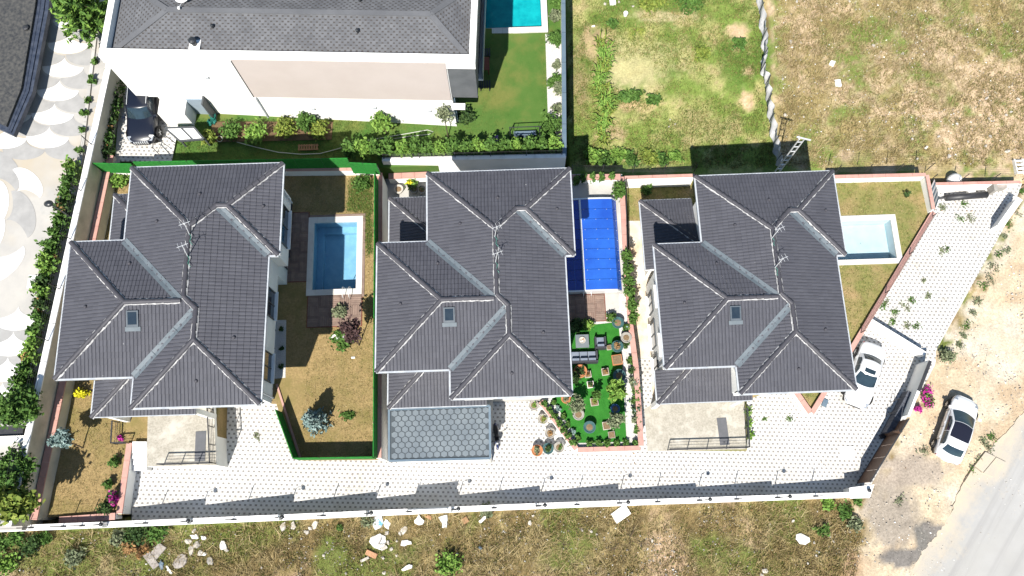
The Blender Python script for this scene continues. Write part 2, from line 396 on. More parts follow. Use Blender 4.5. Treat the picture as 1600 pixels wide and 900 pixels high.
def pdist(x, y, P):
    d = np.full(x.shape, 1e9)
    for i in range(len(P)):
        a = P[i]; b = P[(i+1) % len(P)]; ex, ey = b.x-a.x, b.y-a.y; t = np.clip(((x-a.x)*ex+(y-a.y)*ey)/(ex*ex+ey*ey), 0, 1)
        d = np.minimum(d, np.hypot(x-a.x-t*ex, y-a.y-t*ey))
    return np.where(inpoly(x, y, P), d, -d)
rd0 = AGp([(1640, 590), (1600, 642), (1575, 672), (1548, 700), (1535, 712), (1508, 745), (1490, 790), (1478, 815), (1462, 838), (1450, 850), (1437, 868), (1425, 893), (1405, 940)])
rpoly = rd0+[Vector((rd0[-1].x+6, -60, 0)), Vector((rd0[0].x+60, -60, 0)), Vector((rd0[0].x+60, rd0[0].y+50, 0))]
ZZ = ZZ-.22*np.clip((pdist(XX, YY, rpoly)-.1)/.7, 0, 1)
sm = lambda f, a, b: np.clip((f-a)/(b-a), 0, 1)
n1 = fbm(XX*.35, YY*.35, 11); n2 = fbm(XX*.9, YY*.9, 21); n3 = fbm(XX*2.4, YY*2.4, 31, 4); n4 = fbm(XX*.22+9, YY*.22, 41)
def blend(c, t, k): return c*(1-k[..., None])+np.array(t)*k[..., None]
C = np.ones(XX.shape+(3,))*np.array((.13, .095, .042))
C = blend(C, (.21, .165, .08), sm(n2, .46, .66)); C = blend(C, (.055, .042, .022), sm(n3, .5, .7)*.8)
gl_ = .10*np.clip((XX+6)/10, 0, 1); C = blend(C, (.075, .10, .022), sm(n1-gl_, .46, .58)*.85); C = blend(C, (.30, .215, .14), sm(n4+n3*.35, .74, .86)*.8)
# upper right field, drier and paler
tr = inpoly(XX, YY, AGp([(1195, -60), (1216, 275), (1470, 285), (1700, 285), (1700, -60)])).astype(float)
c2 = np.ones(XX.shape+(3,))*np.array((.195, .155, .07)); c2 = blend(c2, (.10, .135, .032), sm(n1*1.1+.25*n3, .56, .70)); c2 = blend(c2, (.26, .208, .115), sm(n2, .42, .68)*.8)
pxr = AG(1550, 180); dr = np.hypot(XX-pxr.x, (YY-pxr.y)*1.2)
c2 = blend(c2, (.34, .255, .17), sm(n2*.6+n3*.5+.35*np.exp(-(dr/7)**2)+.2*np.exp(-(np.hypot(XX-AG(1260, 70).x, YY-AG(1260, 70).y)/4)**2), .64, .78)); c2 = blend(c2, (.10, .08, .042), sm(n3, .56, .76)*.5)
C = C*(1-tr[..., None])+c2*tr[..., None]
# upper middle field, green with bare patches
gr = inpoly(XX, YY, AGp([(880, -60), (1190, -60), (1216, 275), (880, 275)])).astype(float)
c3 = np.ones(XX.shape+(3,))*np.array((.105, .145, .032)); c3 = blend(c3, (.225, .215, .085), sm(n2, .42, .60)*.85); c3 = blend(c3, (.06, .11, .02), sm(n1, .48, .62)*.7)
for (px, py, rx, ry, cc) in ((985, 115, 2.3, 1.9, (.32, .27, .15)), (1155, 46, 1.0, .9, (.40, .27, .18)), (1168, 155, .55, 1.2, (.40, .26, .18)), (1170, 110, .5, .7, (.36, .25, .16)), (935, 70, 1.5, 2.2, (.26, .18, .11)), (1040, 25, 2.8, .6, (.27, .22, .13)), (985, 165, 1.6, .5, (.32, .22, .13)), (905, 130, .8, 3.4, (.17, .13, .07)), (960, 210, 1.2, .7, (.27, .19, .12)), (1005, 55, 1.6, .9, (.16, .19, .02)), (1010, 90, 3.4, 2.6, (.25, .23, .11)), (1110, 200, 2.6, 1.6, (.22, .19, .09))):
    p = AG(px, py); k = np.exp(-(((XX-p.x)/rx)**2+((YY-p.y)/ry)**2)**1.5); c3 = blend(c3, cc, .8*sm(k+(n3-.5)*1.3+(n2-.5)*1.2, .28, .85))
C = C*(1-gr[..., None])+c3*gr[..., None]
# sandy verge between the compound and the road, and the light dirt
vp = AGp([(1640, 262), (1590, 290), (1575, 350), (1520, 470), (1450, 590), (1360, 765), (1335, 800), (1345, 845), (1300, 960), (1480, 960), (1700, 640), (1800, 300)])
k = sm(pdist(XX, YY, vp)+(n3-.5)*2.6+(n2-.5)*1.6, -.25, .35)
cv = np.ones(XX.shape+(3,))*np.array((.45, .37, .26)); cv = blend(cv, (.38, .28, .185), sm(n2, .45, .7)*.8); cv = blend(cv, (.48, .44, .37), sm(n1, .5, .7)*.7)
for (px, py, rx, ry, cc, a, b) in ((1392, 800, 2.1, 2.5, (.275, .235, .19), .3, .7), (1455, 838, 1.1, 1.0, (.16, .145, .13), .34, .52), (1410, 870, 1.6, .7, (.17, .155, .14), .38, .55), (1440, 840, .5, .9, (.15, .14, .125), .35, .55), (1420, 735, 3.2, 1.2, (.31, .26, .21), .35, .75), (1310, 880, 1.8, 1.2, (.34, .23, .14), .3, .7)):
    p = AG(px, py); q = np.exp(-(((XX-p.x)/rx)**2+((YY-p.y)/ry)**2)**1.5); cv = blend(cv, cc, sm(q+(n3-.5)*.7, a, b))
C = C*(1-k[..., None])+cv*k[..., None]
C *= (1.0+.42*(1-k))[..., None]; C *= (.78+.44*fbm(XX*3.1, YY*3.1, 61, 3))[..., None]
nx, ny = XX.shape; idx = np.arange(nx*ny).reshape(nx, ny)
me = bpy.data.meshes.new('ground')
F = np.stack([idx[:-1, :-1], idx[1:, :-1], idx[1:, 1:], idx[:-1, 1:]], -1).reshape(-1, 4)
me.vertices.add(nx*ny); me.vertices.foreach_set('co', np.stack([XX, YY, ZZ], -1).ravel())
me.loops.add(F.size); me.loops.foreach_set('vertex_index', F.ravel().astype(np.int32))
me.polygons.add(len(F)); me.polygons.foreach_set('loop_start', np.arange(0, F.size, 4, dtype=np.int32)); me.polygons.foreach_set('use_smooth', [True]*len(F))
me.update(calc_edges=True)
at_ = me.color_attributes.new('soil', 'FLOAT_COLOR', 'POINT'); at_.data.foreach_set('color', np.concatenate([C, np.ones(C.shape[:2]+(1,))], -1).ravel())
m_ground = bpy.data.materials.new('field_soil'); m_ground.use_nodes = True
n = m_ground.node_tree.nodes; l = m_ground.node_tree.links; b = n['Principled BSDF']; b.inputs['Roughness'].default_value = .95; b.inputs['Specular IOR Level'].default_value = .1
va = n.new('ShaderNodeVertexColor'); va.layer_name = 'soil'; geo = n.new('ShaderNodeNewGeometry')
ns = n.new('ShaderNodeTexNoise'); ns.inputs['Scale'].default_value = 7; ns.inputs['Detail'].default_value = 9; ns.inputs['Roughness'].default_value = .75; l.new(geo.outputs['Position'], ns.inputs['Vector'])
mr = n.new('ShaderNodeMapRange'); mr.inputs[1].default_value = .3; mr.inputs[2].default_value = .7; mr.inputs[3].default_value = .62; mr.inputs[4].default_value = 1.32; l.new(ns.outputs[0], mr.inputs[0])
mx = n.new('ShaderNodeMix'); mx.data_type = 'RGBA'; mx.blend_type = 'MULTIPLY'; mx.inputs[0].default_value = 1; cc = n.new('ShaderNodeCombineColor')
for i in range(3): l.new(mr.outputs[0], cc.inputs[i])
l.new(va.outputs[0], mx.inputs[6]); l.new(cc.outputs[0], mx.inputs[7]); l.new(mx.outputs[2], b.inputs['Base Color'])
bp = n.new('ShaderNodeBump'); bp.inputs['Strength'].default_value = .7; bp.inputs['Distance'].default_value = .06; l.new(ns.outputs[0], bp.inputs['Height']); l.new(bp.outputs[0], b.inputs['Normal'])
me.materials.append(m_ground)
ground = bpy.data.objects.new('ground', me); COL.objects.link(ground); tag(ground, kind='structure')

def sheet(name, pts, mat, zf, kind='structure', parent=None, h=0., skirt=0.):
    """flat sheet over the outline, cut along the kinks of the slope so that it follows it exactly"""
    bm = bmesh.new(); f = bm.faces.new([bm.verts.new((p[0], p[1], 0)) for p in pts])
    if f.normal.z < 0 or f.calc_area() and (f.normal_update() or f.normal.z < 0): f.normal_flip()
    for x in GX[1:-1]:
        bmesh.ops.bisect_plane(bm, geom=bm.verts[:]+bm.edges[:]+bm.faces[:], plane_co=(x, 0, 0), plane_no=(1, 0, 0))
    for v in bm.verts: v.co.z = zf(v.co.x)+h
    if skirt:
        r = bmesh.ops.extrude_face_region(bm, geom=bm.faces[:])
        for v in [q for q in r['geom'] if isinstance(q, bmesh.types.BMVert)]: v.co.z -= skirt
    bmesh.ops.recalc_face_normals(bm, faces=bm.faces[:])
    me = bpy.data.meshes.new(name); bm.to_mesh(me); bm.free(); me.materials.append(mat)
    o = bpy.data.objects.new(name, me); COL.objects.link(o); ORG[o.name] = (0, 0, 0)
    if kind: o['kind'] = kind
    if parent is not None: o.parent = parent
    return o
# asphalt road at the lower right, its worn edge
rng = rg(3); rd = []
for a, b in zip(rd0, rd0[1:]):
    for t in range(6): q = a.lerp(b, t/6); rd.append(q+Vector((rng.uniform(-.09, .09), rng.uniform(-.06, .06), 0)))
rd += [Vector((rd[-1].x+6, -40, 0)), Vector((rd[0].x+60, -40, 0)), Vector((rd[0].x+60, rd[0].y+50, 0))]
road = sheet('road', rd, m_asphalt, g, h=.015, skirt=.3)
for pts in (((1540, 706), (1556, 714), (1536, 738), (1523, 728)), ((1557, 714.5), (1572, 722), (1553, 745), (1537, 738.5)), ((1522, 729), (1535, 739), (1518, 762), (1507, 753))):
    MB().prism([AG(*q, .1) for q in pts], lambda x: g(x)-.1, lambda x: g(x)+.1).build('kerb_slab', m_asphalt, road)
# scalloped street on the left, on a bank above the villas
ZS = 3.9; WT = T1+2.6
wl0 = A(172, 90, WT); wl1 = A(12, 822, WT); wd_ = (wl0-wl1).normalized()
wtop = wl1+wd_*52; wbot = wl1-wd_*.25
street = sheet('street', [wbot, wtop, Vector((-75, wtop.y, 0)), Vector((-75, wbot.y, 0))], m_street, lambda x: ZS, skirt=3.0)
# paved yard of the three villas
dp = AGp([(206, 815),  (212, 560), (900, 560), (1180, 560), (1310, 500), (1458, 292), (1597, 286), (1578, 338), (1462, 548), (1461, 570), (1352, 775), (1200, 782), (800, 797), (500, 806)])
sheet('driveway', dp, m_paver, g, h=.03)
# raised garden terraces
def terrace(name, pts, z, mat, holes=None, kind='structure', depth=3.5):
    mb = MB(); mb.prism(pts, z-depth, z); return mb.build(name, mat, kind=kind)
def rect_around(name, outer, hole, z, mat, depth=3.0):
    """outline split into four slabs that leave the pool's rectangle open (hole: x0, x1, y0, y1)"""
    x0, x1, y0, y1 = hole; bm = bmesh.new(); bm.faces.new([bm.verts.new((p[0], p[1], z)) for p in outer])
    for co, no in (((x0, 0, 0), (1, 0, 0)), ((x1, 0, 0), (1, 0, 0)), ((0, y0, 0), (0, 1, 0)), ((0, y1, 0), (0, 1, 0))):
        bmesh.ops.bisect_plane(bm, geom=bm.verts[:]+bm.edges[:]+bm.faces[:], plane_co=co, plane_no=no)
    kill = [f for f in bm.faces if x0 < f.calc_center_median().x < x1 and y0 < f.calc_center_median().y < y1]
    bmesh.ops.delete(bm, geom=kill, context='FACES')
    r = bmesh.ops.extrude_face_region(bm, geom=bm.faces[:])
    for v in [q for q in r['geom'] if isinstance(q, bmesh.types.BMVert)]: v.co.z -= depth
    bmesh.ops.recalc_face_normals(bm, faces=bm.faces[:])
    me = bpy.data.meshes.new(name); bm.to_mesh(me); bm.free(); me.materials.append(mat)
    o = bpy.data.objects.new(name, me); COL.objects.link(o); o['kind'] = 'structure'; return o
def A1(px, py): return A(px, py, T1)
def A2(px, py): return A(px, py, T2)
def A3(px, py): return A(px, py, T3)
pool1 = (A1(489, 400).x, A1(558, 400).x, A1(520, 453).y, A1(520, 347).y)
pool3 = (A3(1296, 375).x, A3(1397, 375).x, A3(1350, 406).y, A3(1350, 344).y)
lawn1 = [A1(*p) for p in ((150, 268), (587, 266), (584, 714), (458, 716), (430, 625), (341, 622), (339, 700), (226, 700), (206, 690), (190, 804), (70, 808))]
rect_around('lawn_dry', lawn1, pool1, T1, m_dry)
terrace('terrace_middle', [A2(*p) for p in ((602, 272), (972, 272), (1003, 698), (899, 700), (846, 624), (770, 626), (768, 722), (604, 722))], T2, m_concrete)
lawn3 = [A3(*p) for p in ((977, 278), (1449, 278), (1458, 330), (1268, 641), (1230, 600), (1167, 625), (1167, 704), (1005, 704))]
rect_around('lawn_yellowing', lawn3, pool3, T3, m_dry3)
pooln = (AN(750, 0).x, AN(845, 0).x, AN(800, 45).y, AN(800, -60).y)
def lotpoly(): return [AN(150, 262), AN(592, 262), AN(884, 250), AN(884, -45), AN(172, -45)]
lot = rect_around('neighbour_lawn', lotpoly(), pooln, 0, m_greenlawn, 2.0)
for v in lot.data.vertices: v.co.z += TN(v.co.x)
# ------------------------------------------------------------------ the three villas (one built, two copied)
EV = 7.5; PT = .2715
X0, X1, X2, X3, X4 = -8.089, -5.2015, -3.982, 2.618, 3.1805
YN, YB, YS, YW0, YW1 = 7.511, 2.173, -5.825, -4.2, 3.24
wa, wb, wc, wd = (X3-X1)/2, (X3-X2)/2, (YW1-YW0)/2, (YN-YB)/2
XA, XB, YC, YM = X1+wa, X2+wb, (YW0+YW1)/2, (YN+YB)/2
nA = (XA, YN-wa); nB1 = (X3-wd, YM); nB2 = (X4-wd, YM); nD = (XB, YS+wb); nD2 = (XB, YW0+wb); nJ2 = (XA, YW0+wa); nJ3 = (X1+wc, YC); nE = (X0+wc, YC)
c1, c2_, c3_, c4, c5, c6, c7, c8, c9, c10 = (X1, YN), (X4, YN), (X4, YB), (X3, YB), (X3, YS), (X2, YS), (X2, YW0), (X0, YW0), (X0, YW1), (X1, YW1)
NH = {nA: wa, nB1: wd, nB2: wd, nD: wb, nD2: wb, nJ2: wa, nJ3: wc, nE: wc}
SLOPES = [  # outline, a point on the eave, eave direction, inward direction
    ([c1, nA, nB1, nB2, c2_], c1, (1, 0), (0, -1)), ([c2_, nB2, c3_], c2_, (0, -1), (-1, 0)), ([c3_, nB2, nB1, c4], c4, (1, 0), (0, 1)),
    ([c4, nB1, nA, nJ2, nD2, nD, c5], c4, (0, -1), (-1, 0)), ([c5, nD, c6], c6, (1, 0), (0, 1)), ([c6, nD, nD2, c7], c7, (0, -1), (1, 0)),
    ([c7, nD2, nJ2, nJ3, nE, c8], c8, (1, 0), (0, 1)), ([c8, nE, c9], c9, (0, -1), (1, 0)), ([c9, nE, nJ3, c10], c10, (-1, 0), (0, -1)), ([c10, nJ3, nJ2, nA, c1], c1, (0, -1), (1, 0))]
def clip(poly, tri):
    out = poly
    for i in range(3):
        a, b = tri[i], tri[(i+1) % 3]; ex, ey = b[0]-a[0], b[1]-a[1]; cur = out; out = []
        if not cur: return []
        sd = [ex*(p[1]-a[1])-ey*(p[0]-a[0]) for p in cur]
        for k in range(len(cur)):
            p, q, s, t = cur[k], cur[(k+1) % len(cur)], sd[k], sd[(k+1) % len(cur)]
            if s >= 0: out.append(p)
            if (s >= 0) != (t >= 0):
                f = s/(s-t); out.append(tuple(p[i]+(q[i]-p[i])*f for i in range(3)))
    return out if len(out) > 2 else []
def tile_slope(mb, outline, e0, ud, nd, z0, p, du=.197, dv=.31, rng=None, lift=.03, roll=.024):
    uv = [((q[0]-e0[0])*ud[0]+(q[1]-e0[1])*ud[1], (q[0]-e0[0])*nd[0]+(q[1]-e0[1])*nd[1]) for q in outline]
    tris = []
    for t in tessellate_polygon([[Vector((a, b, 0)) for a, b in uv]]):
        t = [uv[i] for i in t]
        if (t[1][0]-t[0][0])*(t[2][1]-t[0][1])-(t[1][1]-t[0][1])*(t[2][0]-t[0][0]) < 0: t = t[::-1]
        tris.append(t)
    us = [a for a, b in uv]; vs = [b for a, b in uv]
    i0, i1 = math.floor(min(us)/du), math.ceil(max(us)/du); j1 = math.ceil(max(vs)/dv)
    prof = [(0, -.5), (.13, .75), (.5, 1.), (.87, .75), (1, -.5)]
    for j in range(0, j1):
        for i in range(i0, i1):
            a0, b0 = i*du, j*dv; a1, b1 = a0+du, b0+dv
            cor = inpoly(np.array([a0, a1, a1, a0]), np.array([b0, b0, b1, b1]), uv)
            if not cor.any() and not inpoly(np.array([(a0+a1)/2]), np.array([(b0+b1)/2]), uv)[0]: continue
            jt = rng.uniform(-.005, .006)
            fr = [(a0+du*t, b0, lift+jt+roll*h) for t, h in prof]; bk = [(a0+du*t, b1, jt*.5+.004+roll*h) for t, h in prof]
            faces = [[fr[k], fr[k+1], bk[k+1], bk[k]] for k in range(4)]
            faces.append([(q[0], q[1], -.01) for q in fr]+fr[::-1])
            for f in faces:
                parts = [f] if cor.all() or f is faces[-1] and inpoly(np.array([(a0+a1)/2]), np.array([b0+.01]), uv)[0] else [clip(f, t) for t in tris]
                for q in parts:
                    if q: mb.poly([(e0[0]+u*ud[0]+v*nd[0], e0[1]+u*ud[1]+v*nd[1], z0+p*v+h) for u, v, h in q])
RIDGE_ME = None
def ridge_line(parent, a, b, mo, seed, wdt=.34, st=.40):
    """cap tiles one by one along a ridge or hip, on a bed of mortar"""
    global RIDGE_ME
    rng = rg(seed); a = Vector(a); b = Vector(b); d = b-a; L = d.length; d.normalize()
    if RIDGE_ME is None:
        m = MB(); k = 7
        def P(u, v):
            t = math.pi*v; r = .135-.018*u; return (u*.44, math.cos(t)*r, .0+math.sin(t)*r*.86+.03*(1-u))
        m.patch(P, 1, k); m.poly([P(0, j/k) for j in range(k+1)]); RIDGE_ME = m.mesh('ridge_tile', (0, 0, 0), m_ridge, True)
    nn = max(1, int(L/st)); rot = d.to_track_quat('X', 'Z')
    for i in range(nn):
        q = a+d*(i*L/nn); o = inst('ridge_tile', RIDGE_ME, parent, q+Vector((0, 0, .035)), (0, 0, 0))
        o.rotation_mode = 'QUATERNION'; e = rot @ Vector((1, 0, 0)); o.rotation_quaternion = rot
        o.scale = (L/nn/.40, rng.uniform(.94, 1.06), rng.uniform(.94, 1.06))
    n = Vector((-d.y, d.x, 0)).normalized(); k = max(2, int(L/.16)); pv = None
    for i in range(k+1):
        q = a+d*(i*L/k)+Vector((0, 0, .05)); r1 = wdt/2*rng.uniform(.82, 1.15); r2 = wdt/2*rng.uniform(.82, 1.15)
        cur = (q+n*r1-Vector((0, 0, .05)), q+n*.1+Vector((0, 0, .03)), q-n*.1+Vector((0, 0, .03)), q-n*r2-Vector((0, 0, .05)))
        if pv:
            for j in range(3): mo.poly([pv[j], cur[j], cur[j+1], pv[j+1]])
        pv = cur
def window(parent, c, nrm, wdt, hgt, sill=True):
    """c: bottom centre on the wall face, nrm: outward axis direction (x or y)"""
    n = Vector((nrm[0], nrm[1], 0)); t = Vector((-n.y, n.x, 0)); c = Vector(c); rz = math.atan2(t.y, t.x)
    m = MB()
    for s in (-1, 1): m.box(c+t*s*(wdt/2+.03)+n*.02, (.07, .1, hgt), rz)
    m.box(c+n*.021+Vector((0, 0, hgt)), (wdt+.13, .1, .07), rz); m.box(c+n*.02, (.05, .08, hgt), rz)
    f = m.build('window', m_frame, parent)
    for s in (-1, 1):
        MB().box(c+t*s*wdt/4+n*.01, (wdt/2-.06, .03, hgt-.01), rz).build('pane', m_glass, f)
    if sill: MB().box(c+n*.09-Vector((0, 0, .07)), (wdt+.2, .24, .06), rz).build('sill', m_white2, f)
    return f

vr = root('villa', (0, 0, 0), 'white villa with dark tiled hip roofs above the dry lawn and blue pool', 'house', 'row of villas with dark tiled roofs')
inset = .55
def body(pts, z0, z1, nm, mat, par):
    return MB().prism(pts, z0, z1).build(nm, mat, par)
I = inset
body([(X1+I, YN-I), (X4-I, YN-I), (X4-I, YB+I), (X3-I, YB+I), (X3-I, YS+I), (X2+I, YS+I), (X2+I, YW0+I), (X0+I, YW0+I), (X0+I, YW1-I), (X1+I, YW1-I)], 3.7, EV-.18, 'upper_wall', m_white, vr)
K = 1.65
body([(X1+I, YN-I-.3), (X4-K, YN-I-.3), (X4-K, YB+I), (X3-K, YB+I), (X3-K, YS+I+.8), (X2+I, YS+I+.8), (X2+I, YW0+I+.02), (X0+I+.02, YW0+I+.02), (X0+I+.02, YW1-I-.02), (X1+I, YW1-I-.02)], -1.0, 3.702, 'lower_wall', m_white, vr)
eave = [c1, c2_, c3_, c4, c5, c6, c7, c8, c9, c10]
rf = MB()
for ol, e0, ud, nd in SLOPES: rf.poly([(q[0], q[1], EV+PT*NH.get(q, 0)-.02) for q in ol])
rf.prism(eave, EV-.2, EV-.03); roof = rf.build('roof', m_white2, vr)
mb = MB(); rng = rg(4)
for ol, e0, ud, nd in SLOPES: tile_slope(mb, ol, e0, ud, nd, EV, PT, rng=rng)
to = mb.build('roof_tiles', m_tile, roof); to['kind'] = 'stuff'
mo = MB()
def n3d(q): return (q[0], q[1], EV+PT*NH.get(q, 0))
for i, (p, q) in enumerate(((c1, nA), (c2_, nB2), (nB1, nA), (nB1, nB2), (c3_, nB2), (nJ2, nA), (nD2, nJ2), (nD, nD2), (c5, nD), (c6, nD), (c8, nE), (c9, nE), (nE, nJ3))):
    ridge_line(roof, n3d(p), n3d(q), mo, 50+i)
mo.build('mortar', m_mortar, roof)
for p, q in ((c4, nB1), (c10, nJ3), (c7, nD2)):
    a, b = Vector(n3d(p)), Vector(n3d(q)); d = Vector((b.x-a.x, b.y-a.y, 0)).normalized(); n_ = Vector((-d.y, d.x, 0)); m = MB(); h = .20; e = Vector((0, 0, PT*h*.707+.055)); z = Vector((0, 0, .045))
    m.poly([a+z, b+z, b+n_*h+e, a+n_*h+e]); m.poly([a+z, a-n_*h+e, b-n_*h+e, b+z])
    for t in (.33, .68): m.tube([a.lerp(b, t)+n_*h+e, a.lerp(b, t)+z*1.4, a.lerp(b, t)-n_*h+e], .018, 5)
    m.build('valley_flashing', m_valley, roof)
gm = MB()
for i in range(10):
    a, b = Vector(eave[i]), Vector(eave[(i+1) % 10]); d = (b-a).normalized(); n_ = Vector((d.y, -d.x)); n_ = -n_  # outline runs clockwise
    a3 = a+n_*.045-d*.0; b3 = b+n_*.045
    gm2 = MB().beam((a3.x, a3.y, EV-.01), (b3.x, b3.y, EV-.01), .09, .12)
    gm2.build('gutter', m_gutter, roof)
# roof window and vents
def on_slope(i, x, y):
    ol, e0, ud, nd = SLOPES[i]; v = (x-e0[0])*nd[0]+(y-e0[1])*nd[1]; return EV+PT*v
skx, sky_ = -3.95, -1.35
m = MB(); zs = [on_slope(6, skx, sky_+t) for t in (-.45, .45)]
def slab(m, x, y, w_, l_, h0, h1, mi=0):
    q = [(x-w_/2, y-l_/2), (x+w_/2, y-l_/2), (x+w_/2, y+l_/2), (x-w_/2, y+l_/2)]
    m.hexa([(a, b, on_slope(6, a, b)+h0) for a, b in q], [(a, b, on_slope(6, a, b)+h1) for a, b in q], mi)
slab(m, skx, sky_, .62, .82, .02, .14); sw = m.build('skylight', M('skylight_frame', (.05, .065, .08), (.07, .085, .1), 3, .5), roof)
m = MB(); slab(m, skx, sky_+.02, .46, .62, .135, .155); m.build('pane', m_glass, sw)
m = MB(); slab(m, skx, sky_-.5, .8, .22, .06, .085); m.build('apron_flashing', m_valley, sw)
for i, x, y in ((9, -3.3, 4.1), (0, -1.1, 5.6), (8, -4.6, 1.8), (7, -6.7, -.5), (4, -.6, -4.6), (3, 1.2, -2.4), (1, 2.3, 4.9)):
    z = on_slope(i, x, y); MB().lathe((x, y, z+.02), [(.09, 0), (.09, .08), (.06, .12), (.02, .13)], 8).build('roof_vent', m_ridge, roof)
# lower roofs at first-floor level
def low_roof(nm, x0, x1, y0, y1, south):
    """hips on its west and on one more side; z of the eave 3.6 m"""
    zl = 3.6; m = MB(); W = x1-x0; D = y1-y0; h = D if D < W else W
    if south: ew = ([(x0, y0), (x0+h, y0+h) if h <= D else (x0+D, y1), (x0, y1)], (x0, y1), (0, -1), (1, 0)); es = ([(x0, y0), (x1, y0), (x1, y1), (x0+h, y0+h)], (x0, y0), (1, 0), (0, 1)); hip = ((x0, y0), (x0+h, y0+h))
    else: ew = ([(x0, y1), (x0+h, y1-h), (x0+h, y0), (x0, y0)], (x0, y1), (0, -1), (1, 0)); es = ([(x0, y1), (x1, y1), (x0+h, y1-h)], (x1, y1), (-1, 0), (0, -1)); hip = ((x0, y1), (x0+h, y1-h))
    b = MB()
    for ol, e0, ud, nd in (ew, es):
        b.poly([(q[0], q[1], zl-.02+PT*((q[0]-e0[0])*nd[0]+(q[1]-e0[1])*nd[1])) for q in ol])
    b.prism([(x0, y0), (x1, y0), (x1, y1), (x0, y1)], zl-.2, zl-.03); lr = b.build('porch_roof', m_white2, vr)
    for ol, e0, ud, nd in (ew, es): tile_slope(m, ol, e0, ud, nd, zl, PT, rng=rg(9))
    t = m.build('roof_tiles', m_tile, lr); t['kind'] = 'stuff'
    mo = MB(); ridge_line(lr, (*hip[0], zl), (*hip[1], zl+PT*h), mo, 91); mo.build('mortar', m_mortar, lr)
    ed = [((x0, y0), (x0, y1)), ((x0, y0 if south else y1), (x1, y0 if south else y1))]
    for a, b_ in ed: MB().beam((a[0]-.04, a[1], zl), (b_[0]-.04, b_[1], zl), .09, .11).build('gutter', m_gutter, lr)
    return lr
low_roof('n', -8.03, X1+I+.02, 2.84, 7.6, False)
low_roof('s', -8.0, -2.17, -5.72, YW0+I, True)
body([(-7.5, 3.4), (X1+I-.02, 3.4), (X1+I-.02, 7.1), (-7.5, 7.1)], -1, 3.42, 'wall', m_white, vr)
for x in (-7.7, -2.5): MB().box((x, -5.45, -1), (.3, .3, 4.42)).build('porch_column', m_white, vr)
for y, w_, z in ((-3.1, 1.3, .9), (-1.0, 1.6, .9), (1.1, 1.2, .9), (-2.2, 1.3, 4.3), (.9, 1.3, 4.3)): window(vr, (X0+I, y, z), (-1, 0), w_, 1.45)
for y, w_, z in ((-3.9, 1.3, .1), (-1.4, 2.2, .1), (-3.4, 1.5, 4.2), (.2, 1.5, 4.2)): window(vr, (X3-(K if z < 1 else I), y, z), (1, 0), w_, 1.9 if z < 1 else 1.5, z > 1)
for y, z in ((4.8, .1), (4.8, 4.2)): window(vr, (X4-(K if z < 1 else I), y, z), (1, 0), 2.2, 1.9, z > 1)
for x in (-2.6, 1.0): window(vr, (x, YS+I, 4.2), (0, -1), 1.5, 1.5); window(vr, (x, YN-I, 4.2), (0, 1), 1.5, 1.5)
# downpipes
for x, y, z in ((X3-I+.08, YS+I+.3, 3.75), (X0+I-.08, YW0+I+.25, -.6), (X4-I+.08, YN-I-.3, 3.75)): MB().tube([(x, y, z), (x, y, EV-.3)], .05, 7).build('downpipe', m_gutter, vr)
v2 = copy_tree(vr); v3 = copy_tree(vr)
vr.location = (-15.684, 11.74, 2.8); vr.rotation_euler.z = -.0025
v2.location = (.4448, 12.0789, 0); v3.location = (16.648, 12.076, -1.74); v3.rotation_euler.z = .0057
v2['label'] = 'middle white villa of the row, dark tiled, beside the blue pool enclosure'
v3['label'] = 'white dark-tiled villa beside the pale pool and the parked white sedan'

# aerials on the ridges
def aerial(px, py, z, top, label):
    b = A(px, py, z); r = root('roof_aerial', b, label, 'aerial', 'thin aerials on the villa ridges')
    t = b+Vector((top[0], top[1], top[2])); MB().tube([b, t], .022, 6).build('mast', m_silver, r)
    u = Vector((.28, .1, 0)); m = MB(); m.tube([t-u, t+u], .012, 5)
    for k in (-.2, 0, .2): q = t+u*(k*3.5); m.tube([q-Vector((-.08, .2, 0)), q+Vector((-.08, .2, 0))], .008, 4)
    m.build('cross_bar', m_silver, r)
    MB().tube([b+Vector((.02, 0, .05)), b+Vector((.12, -.15, .03)), b+Vector((.05, -.4, .02)), b+Vector((.2, -.6, .0))], .014, 5).build('cable', m_greenwire, r)
zr = EV+PT*wa
for k, (px, py, dz, who) in enumerate(((293, 400, 2.8, 'nearer the skylight on the villa with the dry lawn'), (296, 366, 2.8, 'at the hip end of the villa with the dry lawn'), (774, 410, 0, 'halfway along the ridge of the middle villa'), (773, 370, 0, 'at the hip end of the middle villa'), (1206, 372, -1.74, 'at the hip end of the villa with the pale pool'), (1211, 418, -1.74, 'halfway along the ridge of the villa with the pale pool'))):
    aerial(px, py, zr+dz+.13, (.15, .2, 1.1), 'thin metal aerial '+who)

# ------------------------------------------------------------------ neighbour's large white house at the top
ZP = 9.7; ZM = 4.85; D_ = 16.0
pv = A(450, 92, ZP); th_ = A(739, 97, ZP)-A(154, 87, ZP); th_ = math.atan2(th_.y, th_.x)
def U(px, py, z):
    """a photographed point in the house's own axes (the house is turned a little against the villas)"""
    q = A(px, py, z)-Vector((pv.x, pv.y, 0)); c, s = math.cos(-th_), math.sin(-th_); return Vector((pv.x+c*q.x-s*q.y, pv.y+s*q.x+c*q.y, z))
nh = root('neighbour_house', (pv.x, pv.y, 1.5), 'large white two-storey house with grey shingle roof and cream panel', 'house')
ys = pv.y; xw = U(155, 88, ZP).x; xe = U(741, 97, ZP).x; xd = U(697, 95, ZP).x; xc = U(360, 92, ZP).x
MB().prism([(xw, ys), (xd, ys), (xd, ys+D_), (xw, ys+D_)], ZM, ZP-.7).build('upper_wall', m_white, nh)
